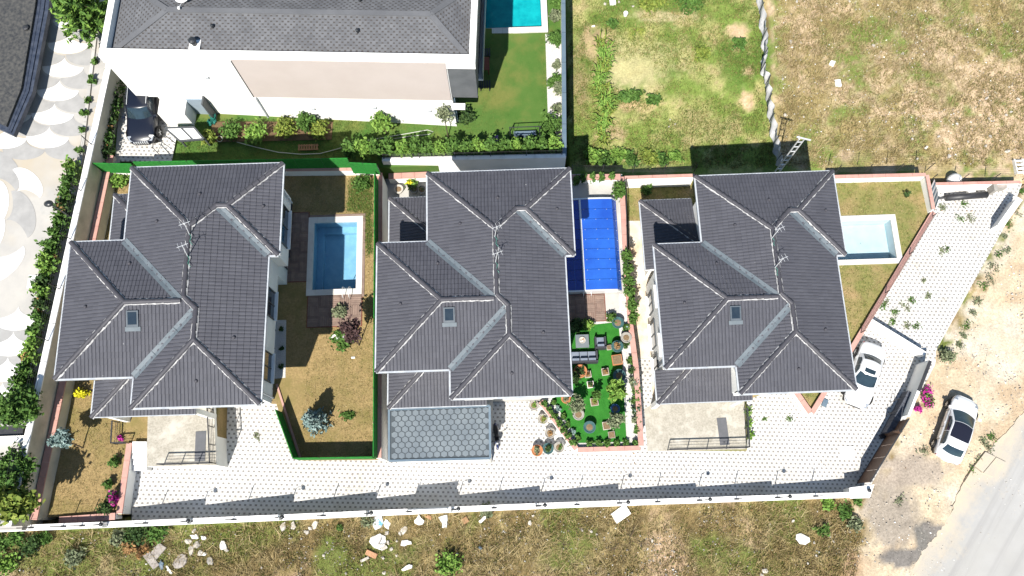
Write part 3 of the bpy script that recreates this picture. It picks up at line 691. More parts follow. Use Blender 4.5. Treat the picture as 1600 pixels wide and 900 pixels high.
MB().prism([(xd+.003, ys+.02), (xe, ys+.02), (xe, ys+D_), (xd+.003, ys+D_)], 5.45, ZP-.7).build('grey_cladding', M('slate_cladding', (.085, .09, .095), (.11, .115, .12), 1.2, .8, .2, 40), nh)
MB().prism([(xc, ys-.08), (xd-.05, ys-.08), (xd-.05, ys+.1), (xc, ys+.1)], 5.2, ZP-.06).build('cream_panel', m_cream, nh)
MB().box((xc-.04, ys-.06, 5.2), (.05, .09, ZP-5.4)).build('panel_trim', m_frame, nh)
xl0 = U(246, 152, ZM).x; xl1 = U(714, 185, 1.6).x
MB().prism([(xl0, ys+.01), (xl1, ys+.01), (xl1, ys+D_), (xl0, ys+D_)], -.5, ZM+.02).build('lower_wall', m_white, nh)
eb1 = U(306, 198, 2.6); ebz = 4.5; eby = U(280, 198, 2.7).y
MB().prism([(xl0, eby), (eb1.x, eby), (eb1.x, ys+.3), (xl0, ys+.3)], 1.5, ebz).build('entrance_block', m_white, nh)
MB().box((eb1.x+.62, ys-.03, 2.3), (1.2, .1, 2.4)).build('door', M('door_bluegrey', (.20, .25, .30), (.26, .31, .36), 1, .4, spec=.5), nh)
MB().box((eb1.x+1.3, ys-.3, 2.2), (.1, .6, 2.9)).build('door_reveal', m_frame, nh)
# parapet band
for nm, a, b in (('w', (xw, ys), (xw, ys+D_)), ('s', (xw, ys), (xe, ys)), ('e', (xe, ys), (xe, ys+D_))):
    q = .32
    if nm == 's': MB().prism([(a[0]-.05, a[1]-.05), (b[0]+.05, a[1]-.05), (b[0]+.05, a[1]+.50), (a[0]-.05, a[1]+.50)], ZP-.7, ZP).build('parapet', m_white, nh)
    else:
        s = 1 if nm == 'w' else -1
        MB().prism([(a[0]-.05*s, a[1]+.502), (a[0]+q*s, a[1]+.502), (a[0]+q*s, b[1]), (a[0]-.05*s, b[1])], ZP-.7, ZP+.003).build('parapet', m_white, nh)
# shingle roof inside the parapet
rx0, rx1, ry0 = xw+.34, xe-.34, ys+.51; ze = ZP-.55
rl = U(262, 10, ze+.8); rr = U(672, 27, ze+.8); yr = (rl.y+rr.y)/2-ry0; zr_ = ze+.8
P0, P1 = (rl.x, ry0+yr, zr_), (rr.x, ry0+yr, zr_)
ry1 = ry0+2*yr; E0 = [(rx0, ry0, ze), (rx1, ry0, ze), (rx1, ry1, ze), (rx0, ry1, ze)]
sf = [([E0[0], E0[1], P1, P0]), ([E0[1], E0[2], P1]), ([E0[2], E0[3], P0, P1]), ([E0[3], E0[0], P0])]
m = MB()
for f in sf: m.poly(f)
m.prism([(rx0, ry1-.02), (rx1, ry1-.02), (rx1, ys+D_-.3), (rx0, ys+D_-.3)], ze-.3, ze+.02)
sr = m.build('shingle_roof', m_shdark, nh)
m = MB(); rng = rg(8)
for f in sf:
    a, b = Vector(f[0]), Vector(f[1]); ud = (b-a).normalized(); nrm = (b-a).cross(Vector(f[2])-a).normalized(); vd = nrm.cross(ud)
    uv = [((Vector(q)-a).dot(ud), (Vector(q)-a).dot(vd)) for q in f]; L = max(u for u, v in uv); H_ = max(v for u, v in uv)
    du, dv = .34, .165; tris = []
    for t in tessellate_polygon([[Vector((u, v, 0)) for u, v in uv]]):
        t = [uv[i] for i in t]
        if (t[1][0]-t[0][0])*(t[2][1]-t[0][1])-(t[1][1]-t[0][1])*(t[2][0]-t[0][0]) < 0: t = t[::-1]
        tris.append(t)
    for j in range(int(H_/dv)+1):
        for i in range(-1, int(L/du)+1):
            u0 = i*du+(j % 2)*du/2; v0 = j*dv; w_ = du*(.62 if rng.random() < .9 else .8); 
            cor = inpoly(np.array([u0, u0+du, u0+du, u0]), np.array([v0, v0, v0+dv, v0+dv]), uv)
            if not cor.any(): continue
            g0 = du*.36
            fs = [[(u0, v0+dv*.52, .012), (u0+g0, v0+dv*.52, .012), (u0+g0, v0+dv*1.0, .008), (u0, v0+dv*1.0, .008)], [(u0+g0, v0-.02, .02), (u0+du, v0-.02, .02), (u0+du, v0+dv, .01), (u0+g0, v0+dv, .01)]]
            for q in fs:
                for p_ in ([q] if cor.all() else [clip(q, t) for t in tris]):
                    if p_: m.poly([a+ud*u+vd*v+nrm*h for u, v, h in p_])
t = m.build('shingles', m_shingle, sr); t['kind'] = 'stuff'
for a, b in ((E0[0], P0), (E0[1], P1), (P0, P1), (E0[2], P1), (E0[3], P0)):
    MB().beam(Vector(a)+Vector((0, 0, .045)), Vector(b)+Vector((0, 0, .045)), .34, .04).build('ridge_strip', m_shingle, sr)
def rooftop(px, py): return A(px, py, ze+.4)
def pipe_vent(px, py, s):
    c = U(px, py, ze+.5); o = MB().lathe((c.x, c.y, c.z-.25), [(s*.7, 0), (s*.7, .35), (s, .36), (s, .5), (s*.4, .56)], 10).build('vent_pipe', m_lamp, sr)
    MB().box((c.x, c.y, c.z-.28), (s*3, s*3, .06)).build('flashing', m_white2, o)
pipe_vent(302, 66, .22); pipe_vent(333, 43, .1); pipe_vent(559, 50, .1); pipe_vent(563, 2, .1)
# satellite dish on the ridge
c = rooftop(290, 4); dsh = root('satellite_dish', (c.x, c.y, c.z), 'white satellite dish with arm on the grey shingle ridge', 'dish')
MB().tube([c, c+Vector((0, 0, .55))], .035, 6).build('mast', m_silver, dsh)
MB().lathe((c.x, c.y, c.z+.45), [(.05, 0), (.3, .06), (.44, .15), (.43, .155), (.28, .08), (.04, .03)], 16).build('reflector', m_white, dsh)
MB().tube([c+Vector((.1, -.1, .5)), c+Vector((-.1, -.75, .6))], .02, 5).build('arm', m_silver, dsh); MB().box(c+Vector((-.1, -.8, .56)), (.12, .12, .12)).build('feed_horn', m_white, dsh)
for s in (-1, 1): MB().tube([c+Vector((s*.55, -.1, -.1)), c+Vector((s*.9, .4, .2))], .03, 5).build('strut', m_wood, dsh)
# ledge, glazing and windows of the house
lx = U(727, 158, ZM-.3).x
MB().prism([(xl1-.1, ys-.25), (lx, ys-.25), (lx, ys+.1), (xl1-.1, ys+.1)], ZM-.55, ZM-.32).build('ledge', m_white, nh)
MB().box((xl1+.03, ys+1.6, 1.2), (.06, 2.6, 3.6)).build('glazing', m_glass, nh)
for dy in (.3, 2.9): MB().box((xl1+.05, ys+dy, 1.2), (.12, .1, 3.6)).build('glazing_bar', m_bluemetal, nh)
MB().box((xe+.25, ys+5.5, ZM+.3), (.05, 8, 1.1)).build('balcony_glass', m_bluemetal, nh)
MB().box((xe+.12, ys+5.5, ZM+.1), (.3, 8, .2)).build('balcony_slab', m_white, nh)
for x_, z_ in ((xc+3.4, 3.6), (xc+7.5, 3.9), (xc-2.2, 7.4), (xd-1.6, 3.6)): MB().box((x_, ys-.05, z_), (.2, .12, .16)).build('wall_vent', m_gutter, nh)
MB().tube([(xc+.05, ys-.09, 1.6), (xc+.05, ys-.09, 5.1)], .045, 6).build('downpipe', m_gutter, nh)
nh.rotation_euler.z = th_
# framed pergola over the entrance
e0, e1, e2, e3 = A(258, 200, 4.3), A(303, 199, 4.3), A(318, 217, 4.0), A(281, 220, 4.0)
pg = root('entrance_canopy', (e3.x, e3.y, TN(e3.x)), 'white glazed canopy with dark frame in front of the white house entrance', 'canopy')
for a, b in ((e0, e1), (e1, e2), (e2, e3), (e3, e0), (e0.lerp(e1, .55), e3.lerp(e2, .55))): MB().beam(a+Vector((0, 0, .04)), b+Vector((0, 0, .04)), .12, .14).build('frame_bar', m_frame, pg)
f0, f1 = e0.lerp(e1, .55), e3.lerp(e2, .55)
for q in ((e0, f0, f1, e3), (f0, e1, e2, f1)): MB().poly([x+Vector((0, 0, .02)) for x in q]).build('panel', m_white, pg)
for q in (e2, e3): MB().box((q.x, q.y+.1, TN(q.x)), (.1, .1, q.z-TN(q.x)-.1)).build('post', m_frame, pg)
# ------------------------------------------------------------------ building edge at the far left
ZL = ZS+1.1
lb = root('corner_building', (A(-10, 100, ZL).x, A(-10, 100, ZL).y, ZS), 'building with dark shingle roof at the edge of the scalloped street', 'house')
lp = [A(*p, ZL) for p in ((80, -30), (74, 20), (50, 143), (20, 211), (-90, 160), (-90, -30))]
li = [A(*p, ZL+.15) for p in ((60, -30), (56, 10), (34, 140), (11, 198), (-90, 150), (-90, -30))]
m_navyedge = M('navy_eave', (.022, .03, .05), (.05, .06, .085), 3, .5)
MB().prism(lp, ZL-.4, ZL-.05).build('eave', m_navyedge, lb)
m = MB(); m.prism(li, ZL-.05, ZL+.25); ro = m.build('roof', M('dark_mottled_shingle', (.028, .03, .034), (.075, .073, .068), 5, .9, .5, 50, isl=0), lb)
for k, t in enumerate((.35, .7)):
    MB().prism([a.lerp(b, t) if i < 4 else a for i, (a, b) in enumerate(zip(lp, li))], ZL-.05, ZL+.03*(k+1)).build('gutter_step', m_navyedge, lb)
cen = sum((Vector(p) for p in lp), Vector())/6
MB().prism([p.lerp(cen, .45) for p in lp], ZS-.2, ZL-.4).build('wall', m_white, lb)
MB().lathe((A(45, 48, ZL).x, A(45, 48, ZL).y, ZL), [(.14, 0), (.14, .3), (.2, .3), (.2, .4), (.1, .44)], 10).build('vent_pipe', m_dark, lb)
# ------------------------------------------------------------------ garage of the middle villa, hexagonal shingles
ZG = 2.75
ga, gb, gc, gd = A(608, 640, ZG+.22), A(765, 634, ZG+.22), A(766, 716, ZG), A(608, 720, ZG)
gr_ = root('garage', (ga.lerp(gc, .5).x, ga.lerp(gc, .5).y, T2), 'garage with pale hexagonal shingle roof in front of the middle villa', 'garage')
body([gd.lerp(gb, .02), gc.lerp(ga, .02), gb.lerp(gd, .02), ga.lerp(gc, .02)], -1.2, ZG-.2, 'wall', m_white, gr_)
u_ = (gb-ga); v_ = (gd-ga); Lu, Lv = u_.length, v_.length; un, vn_ = u_.normalized(), v_.normalized(); nn_ = vn_.cross(un).normalized()
nn_ = nn_ if nn_.z > 0 else -nn_
m = MB(); m.hexa([q-Vector((0, 0, .22)) for q in (gd, gc, gb, ga)], [q for q in (gd, gc, gb, ga)]); gro = m.build('roof', m_hexd, gr_)
for a, b in ((ga, gb), (gb, gc), (gc, gd), (gd, ga)): MB().beam(a+nn_*.07, b+nn_*.07, .13, .2).build('edge_trim', m_bluemetal, gro)
hx, hy = .42, .31; hm = MB(); q = [(math.sin(math.pi/3*k)*hx/2*1.06*.93, math.cos(math.pi/3*k)*hy*.66*.94) for k in range(6)]
hm.hexa([(a, b, 0) for a, b in q][::-1], [(a*.97, b*.97, .03) for a, b in q][::-1]); hexme = hm.mesh('hex_shingle', (0, 0, 0), m_hexs)
rot = Matrix((un, vn_.cross(un).cross(un)*-1 if False else nn_.cross(un), nn_)).transposed().to_euler()
rng = rg(6)
for j in range(int(Lv/hy)):
    for i in range(int(Lu/hx)):
        cu = .12+hx*(i+.5+(.5 if j % 2 else 0)); cv_ = .1+hy*(j+.5)
        if cu > Lu-hx*.5 or cv_ > Lv-hy*.4: continue
        o = inst('shingle', hexme, gro, ga+un*cu+vn_*cv_+nn_*.004, rot); o.scale = (1, 1, rng.uniform(.7, 1.3))
# ------------------------------------------------------------------ scallops set into the street
sv = Vector((0, 0, 1))
def fan_mesh(nm, r, mat, th=.012):
    """fish-scale shape: round below, two hollow arcs above that meet in a peak"""
    m = MB(); k = 14; pts = [(r*math.cos(t), r*math.sin(t)) for t in np.linspace(0, -math.pi, 2*k+1)]
    for t in np.linspace(-math.pi/2, 0, k+1)[1:]: pts.append((-r+r*math.cos(t), r+r*math.sin(t)-r+0)) if False else None
    left = [(-r+r*math.sin(t), r*.5*0+r-r*math.cos(t)) for t in np.linspace(0, math.pi/2, k+1)][1:]
    right = [(r-r*math.sin(t), r-r*math.cos(t)) for t in np.linspace(math.pi/2, 0, k+1)][1:-1]
    P = [Vector((a, b*.55)) for a, b in pts+left+right]
    c = Vector((0, .0)); n_ = len(P)
    v = [(p.x, p.y, th) for p in P]+[(p.x, p.y, 0) for p in P]
    m.v = [tuple(q) for q in v]
    for t in tessellate_polygon([[Vector((p.x, p.y, 0)) for p in P]]): m.f.append(list(t)); m.mi.append(0)
    for i in range(n_): m.f.append([i, (i+1) % n_, n_+(i+1) % n_, n_+i]); m.mi.append(0)
    bm_ = m.mesh(nm, (0, 0, 0), mat); return bm_
FR = 1.42
fw = fan_mesh('white_scallop', FR*.985, m_scal_w); fg = fan_mesh('grey_scallop', FR*.985, m_scal_g)
def fan(px, py, me_, rz=0., s=1.0, lift=0.):
    p = A(px, py, ZS+.004+lift); inst('paving_scallop', me_, street, p, (0, 0, rz)).scale = (s, s, 1)
ORG[street.name] = (0, 0, 0)
for k in range(-1, 7):
    cx, cy = 98.5-8*(k-3), 104.5+36.6*(k-3)
    fan(cx, cy, fw, -.07, lift=.002)
    for e in (-33, 33): fan(cx+e-4, cy+18.3, fg, -.07)
    if k > 3: fan(cx-66, cy+1, fw, -.07, lift=.002)
for px, py, rz, s_, me_ in ((41, 287, 2.36, 1.0, fw), (30, 335, 2.0, 1.25, fg), (-8, 318, 1.65, 1.15, fw), (5, 268, 2.2, 1.2, fg), (6, 412, .8, 1.1, fw), (-14, 366, 1.4, 1.05, fw), (27, 497, 0, 1.0, fw), (19, 537, 0, 1.0, fw), (10, 577, 0, 1.0, fw), (2, 617, 0, 1.0, fw), (57, 517, 0, 1.0, fg), (48, 557, 0, 1.0, fg), (-8, 517, 0, 1.0, fg), (-16, 557, 0, 1.0, fg), (40, 597, 0, 1.0, fg)):
    fan(px, py, me_, rz, s_, .002 if me_ is fw else 0)
p = A(53, 440, ZS+.006); MB().box(p, (.75, .85, .012), -.05).build('white_patch', m_scal_w, street)
p = A(73, 327, ZS+.006); MB().lathe(p, [(.42, 0), (.42, .014), (.36, .016)], 18).build('drain_cover', m_concrete, street)
# pale kerb along the planting strip
ka, kb = A(148, 60, ZS+.12), A(96, 500, ZS+.12)
for i in range(22):
    a = ka.lerp(kb, i/22); b = ka.lerp(kb, (i+.96)/22); MB().beam(a, b, .22, .2).build('kerb_stone', m_concrete, street)

# ------------------------------------------------------------------ walls
def perp(a, b):
    d = Vector((b.x-a.x, b.y-a.y, 0)).normalized(); return Vector((-d.y, d.x, 0))
def coped_wall(pts, wdt, base, label, mat=m_white, cmat=m_pink, seg=1.0, over=.05, ch=.09, cat='wall', nm='garden_wall', group=None):
    """pts: points on the top centre line; coping stones are laid one by one"""
    r = root(nm, (pts[0].x, pts[0].y, base if not callable(base) else base(pts[0].x)), label, cat, group)
    for a, b in zip(pts, pts[1:]):
        zb = base if not callable(base) else min(base(a.x), base(b.x))
        m = MB(); n_ = perp(a, b)*wdt/2; dn = Vector((0, 0, ch))
        t = [a-n_-dn, b-n_-dn, b+n_-dn, a+n_-dn]; m.hexa([Vector((q.x, q.y, zb)) for q in t], t); m.build('wall_body', mat, r)
        L = (b-a).length; k = max(1, round(L/seg))
        for i in range(k):
            MB().beam(a.lerp(b, i/k), a.lerp(b, (i+.985)/k), wdt+2*over, ch-.004).build('coping_stone', cmat, r)
    return r
n_w = perp(wl1, wl0)           # points to the street
wsplit = wl1.lerp(wl0, .79); wend = wtop-wd_*12
coped_wall([wl1, wsplit], .33, T1-1.5, 'long white-topped retaining wall between the scalloped street and the dry lawn villa', m_beige, m_white2, 2.2, .02, nm='retaining_wall')
lo = -n_w*.46; led = Vector((0, 0, T1+1.05-WT)); dlow = Vector((0, 0, 0))
coped_wall([wl1+lo+led+wd_*.35, wsplit+lo+led], .34, T1-1.5, 'lower retaining step with pink ledge under the street wall', m_beige, m_pink, .8, .03, nm='retaining_wall')
coped_wall([wsplit, wend], .33, 0.0, 'white wall between the scalloped street and the parked dark suv', m_beige, m_white2, 2.2, .02, nm='retaining_wall')

# front wall along the lower edge, stepping down with the yard
FX = [0, 95, 160, 293, 436, 572, 705, 837, 964, 1089, 1211, 1336]
def fy(px): return float(np.interp(px, [0, 400, 800, 1200, 1336], [826.5, 810.5, 792, 778, 773]))
fwall = root('front_wall', (0, AG(800, 792).y, -3), 'long stepped white wall along the weedy field, with fence posts and lamps on top', 'wall')
FTOP = []
for i in range(len(FX)-1):
    xl = AG(FX[i], fy(FX[i])).x; xr = AG(FX[i+1], fy(FX[i+1])).x
    zt = (g(xl)+.98) if FX[i] >= 160 else T1+.75
    a = A(FX[i], fy(FX[i]), zt); b = A(FX[i+1], fy(FX[i+1]), zt)
    m = MB(); n_ = perp(a, b)*.15; dn = Vector((0, 0, .06)); t = [a-n_-dn, b-n_-dn, b+n_-dn, a+n_-dn]
    m.hexa([Vector((q.x, q.y, min(g(a.x), g(b.x))-.6)) for q in t], t); m.build('wall_section', m_white, fwall)
    k = 3
    for j in range(k): MB().beam(a.lerp(b, j/k), a.lerp(b, (j+.99)/k), .34, .056).build('coping_slab', m_white2, fwall)
    FTOP.append((a, b))
# fence of posts and two wires on the front wall, lamps on every second post
ff = root('wire_fence', (0, AG(800, 792).y, -2.5), 'dark post and wire fence on top of the stepped front wall', 'fence')
lamp_n = 0; ends = []
for i, (a, b) in enumerate(FTOP):
    for t in (.0, .5):
        q = a.lerp(b, t)+Vector((.12 if t == 0 else 0, 0, 0)); h = 1.35
        MB().tube([q, q+Vector((0, 0, h))], .028, 6).build('post', m_dark, ff)
        MB().beam(q+Vector((-.12, 0, .03)), q+Vector((.2, 0, .03)), .1, .03).build('base_plate', m_dark, ff); ends.append((q, h))
    if i >= 2:
        q = a+Vector((.12, 0, 1.32)); lamp_n += 1
        lr = root('fence_lamp', q, 'black round lamp on the front wall fence, %s from the street end' % ORD[lamp_n-1], 'lamp', 'lamps along the front wall')
        MB().tube([q, q+Vector((.12, .02, .09)), q+Vector((.3, .03, .12)), q+Vector((.42, .03, .07))], .018, 6).build('arm', m_lamp, lr)
        c = q+Vector((.42, .03, -.12)); MB().lathe(c, [(.05, 0), (.11, .04), (.125, .1), (.09, .17), (.03, .2)], 12).build('shade', m_lamp, lr, True)
for (p, h), (q, _) in zip(ends, ends[1:]):
    for zz in (.45, 1.0): MB().tube([p+Vector((0, 0, zz)), q+Vector((0, 0, zz))], .006, 4).build('wire', m_dark, ff)
# white board standing on the front wall
a, b = A(637, 797.5, FTOP[5][0].z+.05), A(700, 795, FTOP[5][0].z+.05)
bd = root('fence_board', a.lerp(b, .5), 'white sheet tied to the front wall fence beside the garage', 'board')
MB().beam(a+Vector((0, 0, .75)), b+Vector((0, 0, .75)), .03, .75).build('sheet', m_white2, bd)
for q in (a, b): MB().box(q+Vector((0, .03, 0)), (.05, .03, .8)).build('upright', m_dark, bd)
# end pillar by the gate
pa = AG(1345, 768, 1.4)
pr = root('wall_pillar', (pa.x, pa.y, g(pa.x)), 'white end pillar of the front wall beside the brown gate', 'pillar')
MB().prism([AG(*p, 1.4) for p in ((1330, 763), (1364, 758), (1357, 776), (1330, 777))], g(pa.x)-.3, g(pa.x)+1.35).build('shaft', m_white, pr)
MB().prism([AG(*p, 1.45) for p in ((1328, 762), (1366, 757), (1359, 778), (1329, 779))], g(pa.x)+1.354, g(pa.x)+1.42).build('cap', m_white2, pr)
MB().lathe((pa.x+.45, pa.y+.05, g(pa.x)+1.42), [(.04, 0), (.05, .1), (.12, .16), (.13, .24), (.04, .3)], 12).build('lamp', m_lamp, pr)

# pink-coped walls of the gardens
WH = 'pink-coped wall '
coped_wall([A(202, 692, T1+.22), A(186, 803, T1+.22)], .24, .9, WH+'between the small dry garden and the paved yard', m_white)
coped_wall([A(92, 813, T1+.25), A(180, 806.5, T1+.25)], .3, T1-.6, WH+'at the lower end of the small dry garden', m_white)
coped_wall([A(593, 270, T1+.02), A(591, 716, T1+.02)], .26, -1.2, WH+'under the green fence beside the middle villa', m_white)
coped_wall([A(607, 275, 1.0), A(668, 272.5, 1.0)], .3, -.5, WH+'with potted plants behind the middle villa', m_white)
coped_wall([A(892, 277, .75), A(970, 276, .75)], .3, -.5, WH+'with small shrubs behind the blue pool enclosure', m_white)
coped_wall([A(971, 276, .45), A(977, 390, .45), A(985, 505, .45), A(994, 575, .45), A(1002, 697, .45)], .24, -2.0, 'long '+WH+'between the shrubs and the sandy path', m_white)
coped_wall([A(845, 627, .32), A(901, 702, .32)], .22, -1.3, 'diagonal '+WH+'beside the pots on the paved yard', m_white)
coped_wall([A(903, 703, .32), A(1001, 700, .32)], .2, -1.6, WH+'at the lower end of the artificial turf garden', m_white)
coped_wall([A(976, 277, .1), A(1086, 273.5, .1)], .1, T3-.5, WH+'with white face behind the lean-to of the last villa', m_white)
coped_wall([A(1300, 276, T3+1.0), A(1447, 272.5, T3+1.0)], .14, T3-1.2, WH+'above the lawn of the pale pool', m_white, m_pink)
coped_wall([A(1449, 273, T3+.95), A(1459, 327, T3+.75)], .14, T3-1.5, 'short '+WH+'beside the leaning blue-grey sheet', m_white)
coped_wall([A(1459, 331, T3+.3), A(1329, 548, T3+.3), A(1269, 645, T3+.3)], .22, T3-1.6, 'long diagonal '+WH+'between the yellowing lawn and the yard', m_white)
coped_wall([A(1267, 645, T3+.3), A(1240, 606, T3+.3)], .24, T3-1.2, WH+'closing the pointed tip of the yellowing lawn', m_white)
coped_wall([AG(1461, 287, 1.0), AG(1595, 284, 1.0)], .1, -5.0, WH+'with white face behind the black pipe', m_white)
coped_wall([AG(1594, 310, 1.3), AG(1564, 352, 1.2)], .3, -3.6, 'white wall at the upper right corner of the paved yard', m_white, m_white2, 1.5)
coped_wall([A(597, 249, 2.45), A(884, 243, 2.45)], .26, -.5, 'white boundary wall under the long green hedge', m_white, m_white2, 2.0, .01)
coped_wall([A(882, 243, 2.3), A(880, -40, 2.3)], .24, -1.5, 'white wall between the green lawn garden and the grassy field', m_white, m_bluemetal, 2.5, .02)
coped_wall([AG(1361, 501, .95), AG(1446, 553, .95)], .26, -4.5, 'low white wall beyond the parked white sedan', m_white, m_white2, 1.4, .02)
# artificial-grass fence panels of the first villa
def gfence(a, b, h, label, n_=4, th=.05):
    r = root('green_fence', (a.x, a.y, a.z-h), label, 'fence', 'artificial grass fences of the first villa')
    for i in range(n_):
        p, q = a.lerp(b, i/n_), a.lerp(b, (i+.99)/n_); MB().beam(p, q, th, h).build('panel', m_greenfence, r)
        MB().tube([p-Vector((0, 0, h)), p+Vector((0, 0, .04))], .025, 6).build('post', m_dark, r)
    return r
ZF = T1+1.4
gfence(A(585, 269, ZF), A(583, 714, ZF), 1.36, 'green artificial grass fence along the drop to the middle villa', 9)
gfence(A(457, 716, ZF), A(582, 714, ZF), 1.36, 'green artificial grass fence at the lower end of the dry lawn', 3)
gfence(A(430, 640, ZF), A(457, 715, ZF), 1.36, 'slanting green artificial grass fence beside the white paved yard', 3)
gfence(A(136, 254.5, T1+2.35), A(205, 256, T1+2.35), 1.45, 'green artificial grass fence between dark suv and retaining wall', 2)
gfence(A(207, 253, T1+2.35), A(543, 247, T1+2.35), 1.45, 'long green artificial grass fence behind the roof of the first villa', 8)
gfence(A(545, 254, T1+2.35), A(588, 256, T1+2.35), 1.6, 'green artificial grass fence in the corner beside the long hedge', 2)
coped_wall([A(160, 266, T1+.95), A(590, 262, T1+.95)], .22, T1-.6, WH+'under the green fence behind the first villa', m_white)
MB().beam(A(432, 600, T1+.1), A(469, 716, T1+.1), .12, .5).build('garden_edging', m_pink, label='pink edging along the foot of the slanting green fence', cat='edging')

# ------------------------------------------------------------------ pools, decks, slabs
def pool(label, hole, z, depth, wtint, tile, cw, wz=.22, steps=True):
    x0, x1, y0, y1 = hole; r = root('swimming_pool', ((x0+x1)/2, (y0+y1)/2, z-depth), label, 'pool')
    m = MB(); t = .02; zb = z-depth; zt = z+.03
    m.poly([(x0+t, y0+t, zb), (x1-t, y0+t, zb), (x1-t, y1-t, zb), (x0+t, y1-t, zb)])
    q = [(x0+t, y0+t), (x1-t, y0+t), (x1-t, y1-t), (x0+t, y1-t)]
    for i in range(4): a, b = q[i], q[(i+1) % 4]; m.poly([(b[0], b[1], zb), (a[0], a[1], zb), (a[0], a[1], zt), (b[0], b[1], zt)])
    m.build('basin', tile, r)
    if steps:
        e = .45
        for dz, ee in ((depth*.55, e),):
            mm = MB(); mm.prism([(x0+t+.002, y0+t+.002), (x0+e, y0+t+.002), (x0+e, y1-e), (x1-t-.002, y1-e), (x1-t-.002, y1-t-.002), (x0+t+.002, y1-t-.002)], zb+.002, zb+dz*.5); mm.build('bench_step', tile, r)
    for nm, b in (('s', (x0-cw, x1+cw, y0-cw, y0+.03)), ('n', (x0-cw, x1+cw, y1-.03, y1+cw)), ('w', (x0-cw, x0+.03, y0+.031, y1-.031)), ('e', (x1-.03, x1+cw, y0+.031, y1-.031))):
        L = max(b[1]-b[0], b[3]-b[2]); k = max(1, round(L/.62))
        for i in range(k):
            if nm in 'sn': bb = (b[0]+(b[1]-b[0])*i/k+.004, b[0]+(b[1]-b[0])*(i+1)/k-.004, b[2], b[3])
            else: bb = (b[0], b[1], b[2]+(b[3]-b[2])*i/k+.004, b[2]+(b[3]-b[2])*(i+1)/k-.004)
            MB().prism([(bb[0], bb[2]), (bb[1], bb[2]), (bb[1], bb[3]), (bb[0], bb[3])], z-.05, z+.07).build('coping_stone', m_cop, r)
    if wtint: MB().poly([(x0+.03, y0+.03, z-wz), (x1-.03, y0+.03, z-wz), (x1-.03, y1-.03, z-wz), (x0+.03, y1-.03, z-wz)]).build('water', wtint, r)
    return r
t_blue = M('pool_tile_blue', (.25, .40, .50), (.20, .34, .45), 2.5, .4, .1, 30)
t_pale = M('pool_tile_pale', (.40, .49, .525), (.35, .45, .49), 1.5, .4, .1, 30)
t_teal = M('pool_tile_teal', (.02, .30, .34), (.05, .42, .44), 1.6, .4, .1, 30)
p1r = pool('pool with blue water and pale coping in the dry lawn garden', pool1, T1, 1.35, water_mat('clear_water', (.80, .93, .98)), t_blue, .34)
pool('pale blue shallow pool beside the yellowing lawn', pool3, T3, 1.0, water_mat('thin_water', (.93, .97, .98)), t_pale, .34, .75, False)
zn = TN(2); pool('turquoise pool with white coping in the green lawn garden', pooln, TN((pooln[0]+pooln[1])/2)+.06, 1.2, water_mat('teal_water', (.35, .88, .9)), t_teal, .4)
# ladder of the first pool
b0 = A1(543, 457); lad = root('pool_ladder', b0, 'curved steel ladder at the edge of the blue pool', 'ladder')
for dx in (-.2, .2):
    q = b0+Vector((dx, 0, 0)); MB().tube([q+Vector((0, -.45, .03)), q+Vector((0, -.42, .5)), q+Vector((0, -.15, .72)), q+Vector((0, .2, .6)), q+Vector((0, .32, .1)), q+Vector((0, .34, -.9))], .024, 6).build('rail', m_silver, lad, True)
for dz in (-.2, -.5, -.8): MB().beam(b0+Vector((-.2, .34, dz)), b0+Vector((.2, .34, dz)), .08, .03).build('rung', m_silver, lad)
b1 = A2(917, 459); lad2 = root('pool_ladder', b1, 'curved steel ladder at the lower end of the blue enclosure', 'ladder')
for dx in (-.25, .25):
    q = b1+Vector((dx, 0, 0)); MB().tube([q+Vector((0, -.25, .02)), q+Vector((0, -.2, .45)), q+Vector((0, .1, .55)), q+Vector((0, .3, .1))], .024, 6).build('rail', m_silver, lad2, True)
# deck tiles, each of five boards
TS = .62
tm = MB()
for k in range(5): tm.box((0, -.25+k*.125, 0), (.60, .112, .03))
deckme = tm.mesh('deck_tile', (0, 0, 0), m_deck)
def deck(label, x0, x1, y0, y1, z):
    r = root('wooden_deck', ((x0+x1)/2, (y0+y1)/2, z), label, 'deck'); nx_, ny_ = max(1, round((x1-x0)/TS)), max(1, round((y1-y0)/TS))
    MB().prism([(x0-.05, y0-.05), (x1+.05, y0-.05), (x1+.05, y1+.05), (x0-.05, y1+.05)], z-.1, z+.004).build('base', m_redwood, r)
    for i in range(nx_):
        for j in range(ny_):
            o = inst('deck_tile', deckme, r, (x0+(i+.5)*(x1-x0)/nx_, y0+(j+.5)*(y1-y0)/ny_, z+.005), (0, 0, math.pi/2*((i+j) % 2))); s = ((x1-x0)/nx_/TS, (y1-y0)/ny_/TS); o.scale = (s[(i+j) % 2], s[(i+j+1) % 2], 1)
deck('dark wooden deck between the first villa and the blue pool', A1(441, 400).x, pool1[0]-.36, A1(460, 440).y, A1(460, 333).y, T1+.02)
deck('wooden deck at the lower end of the blue pool', A1(481, 480).x, A1(565, 480).x, A1(520, 510).y, pool1[2]-.36, T1+.02)
deck('wooden deck at the lower end of the blue enclosure', A2(868, 480).x, A2(945, 480).x, A2(915, 502).y, A2(915, 461).y, T2+.03)
for b in ((pool1[1]+.345, pool1[1]+.5, pool1[2]-.5, pool1[3]+.5), (pool1[0]-.3, pool1[1]+.34, pool1[3]+.345, pool1[3]+.5)): MB().prism([(b[0], b[2]), (b[1], b[2]), (b[1], b[3]), (b[0], b[3])], T1-.05, T1+.05).build('edging', m_deck, p1r)
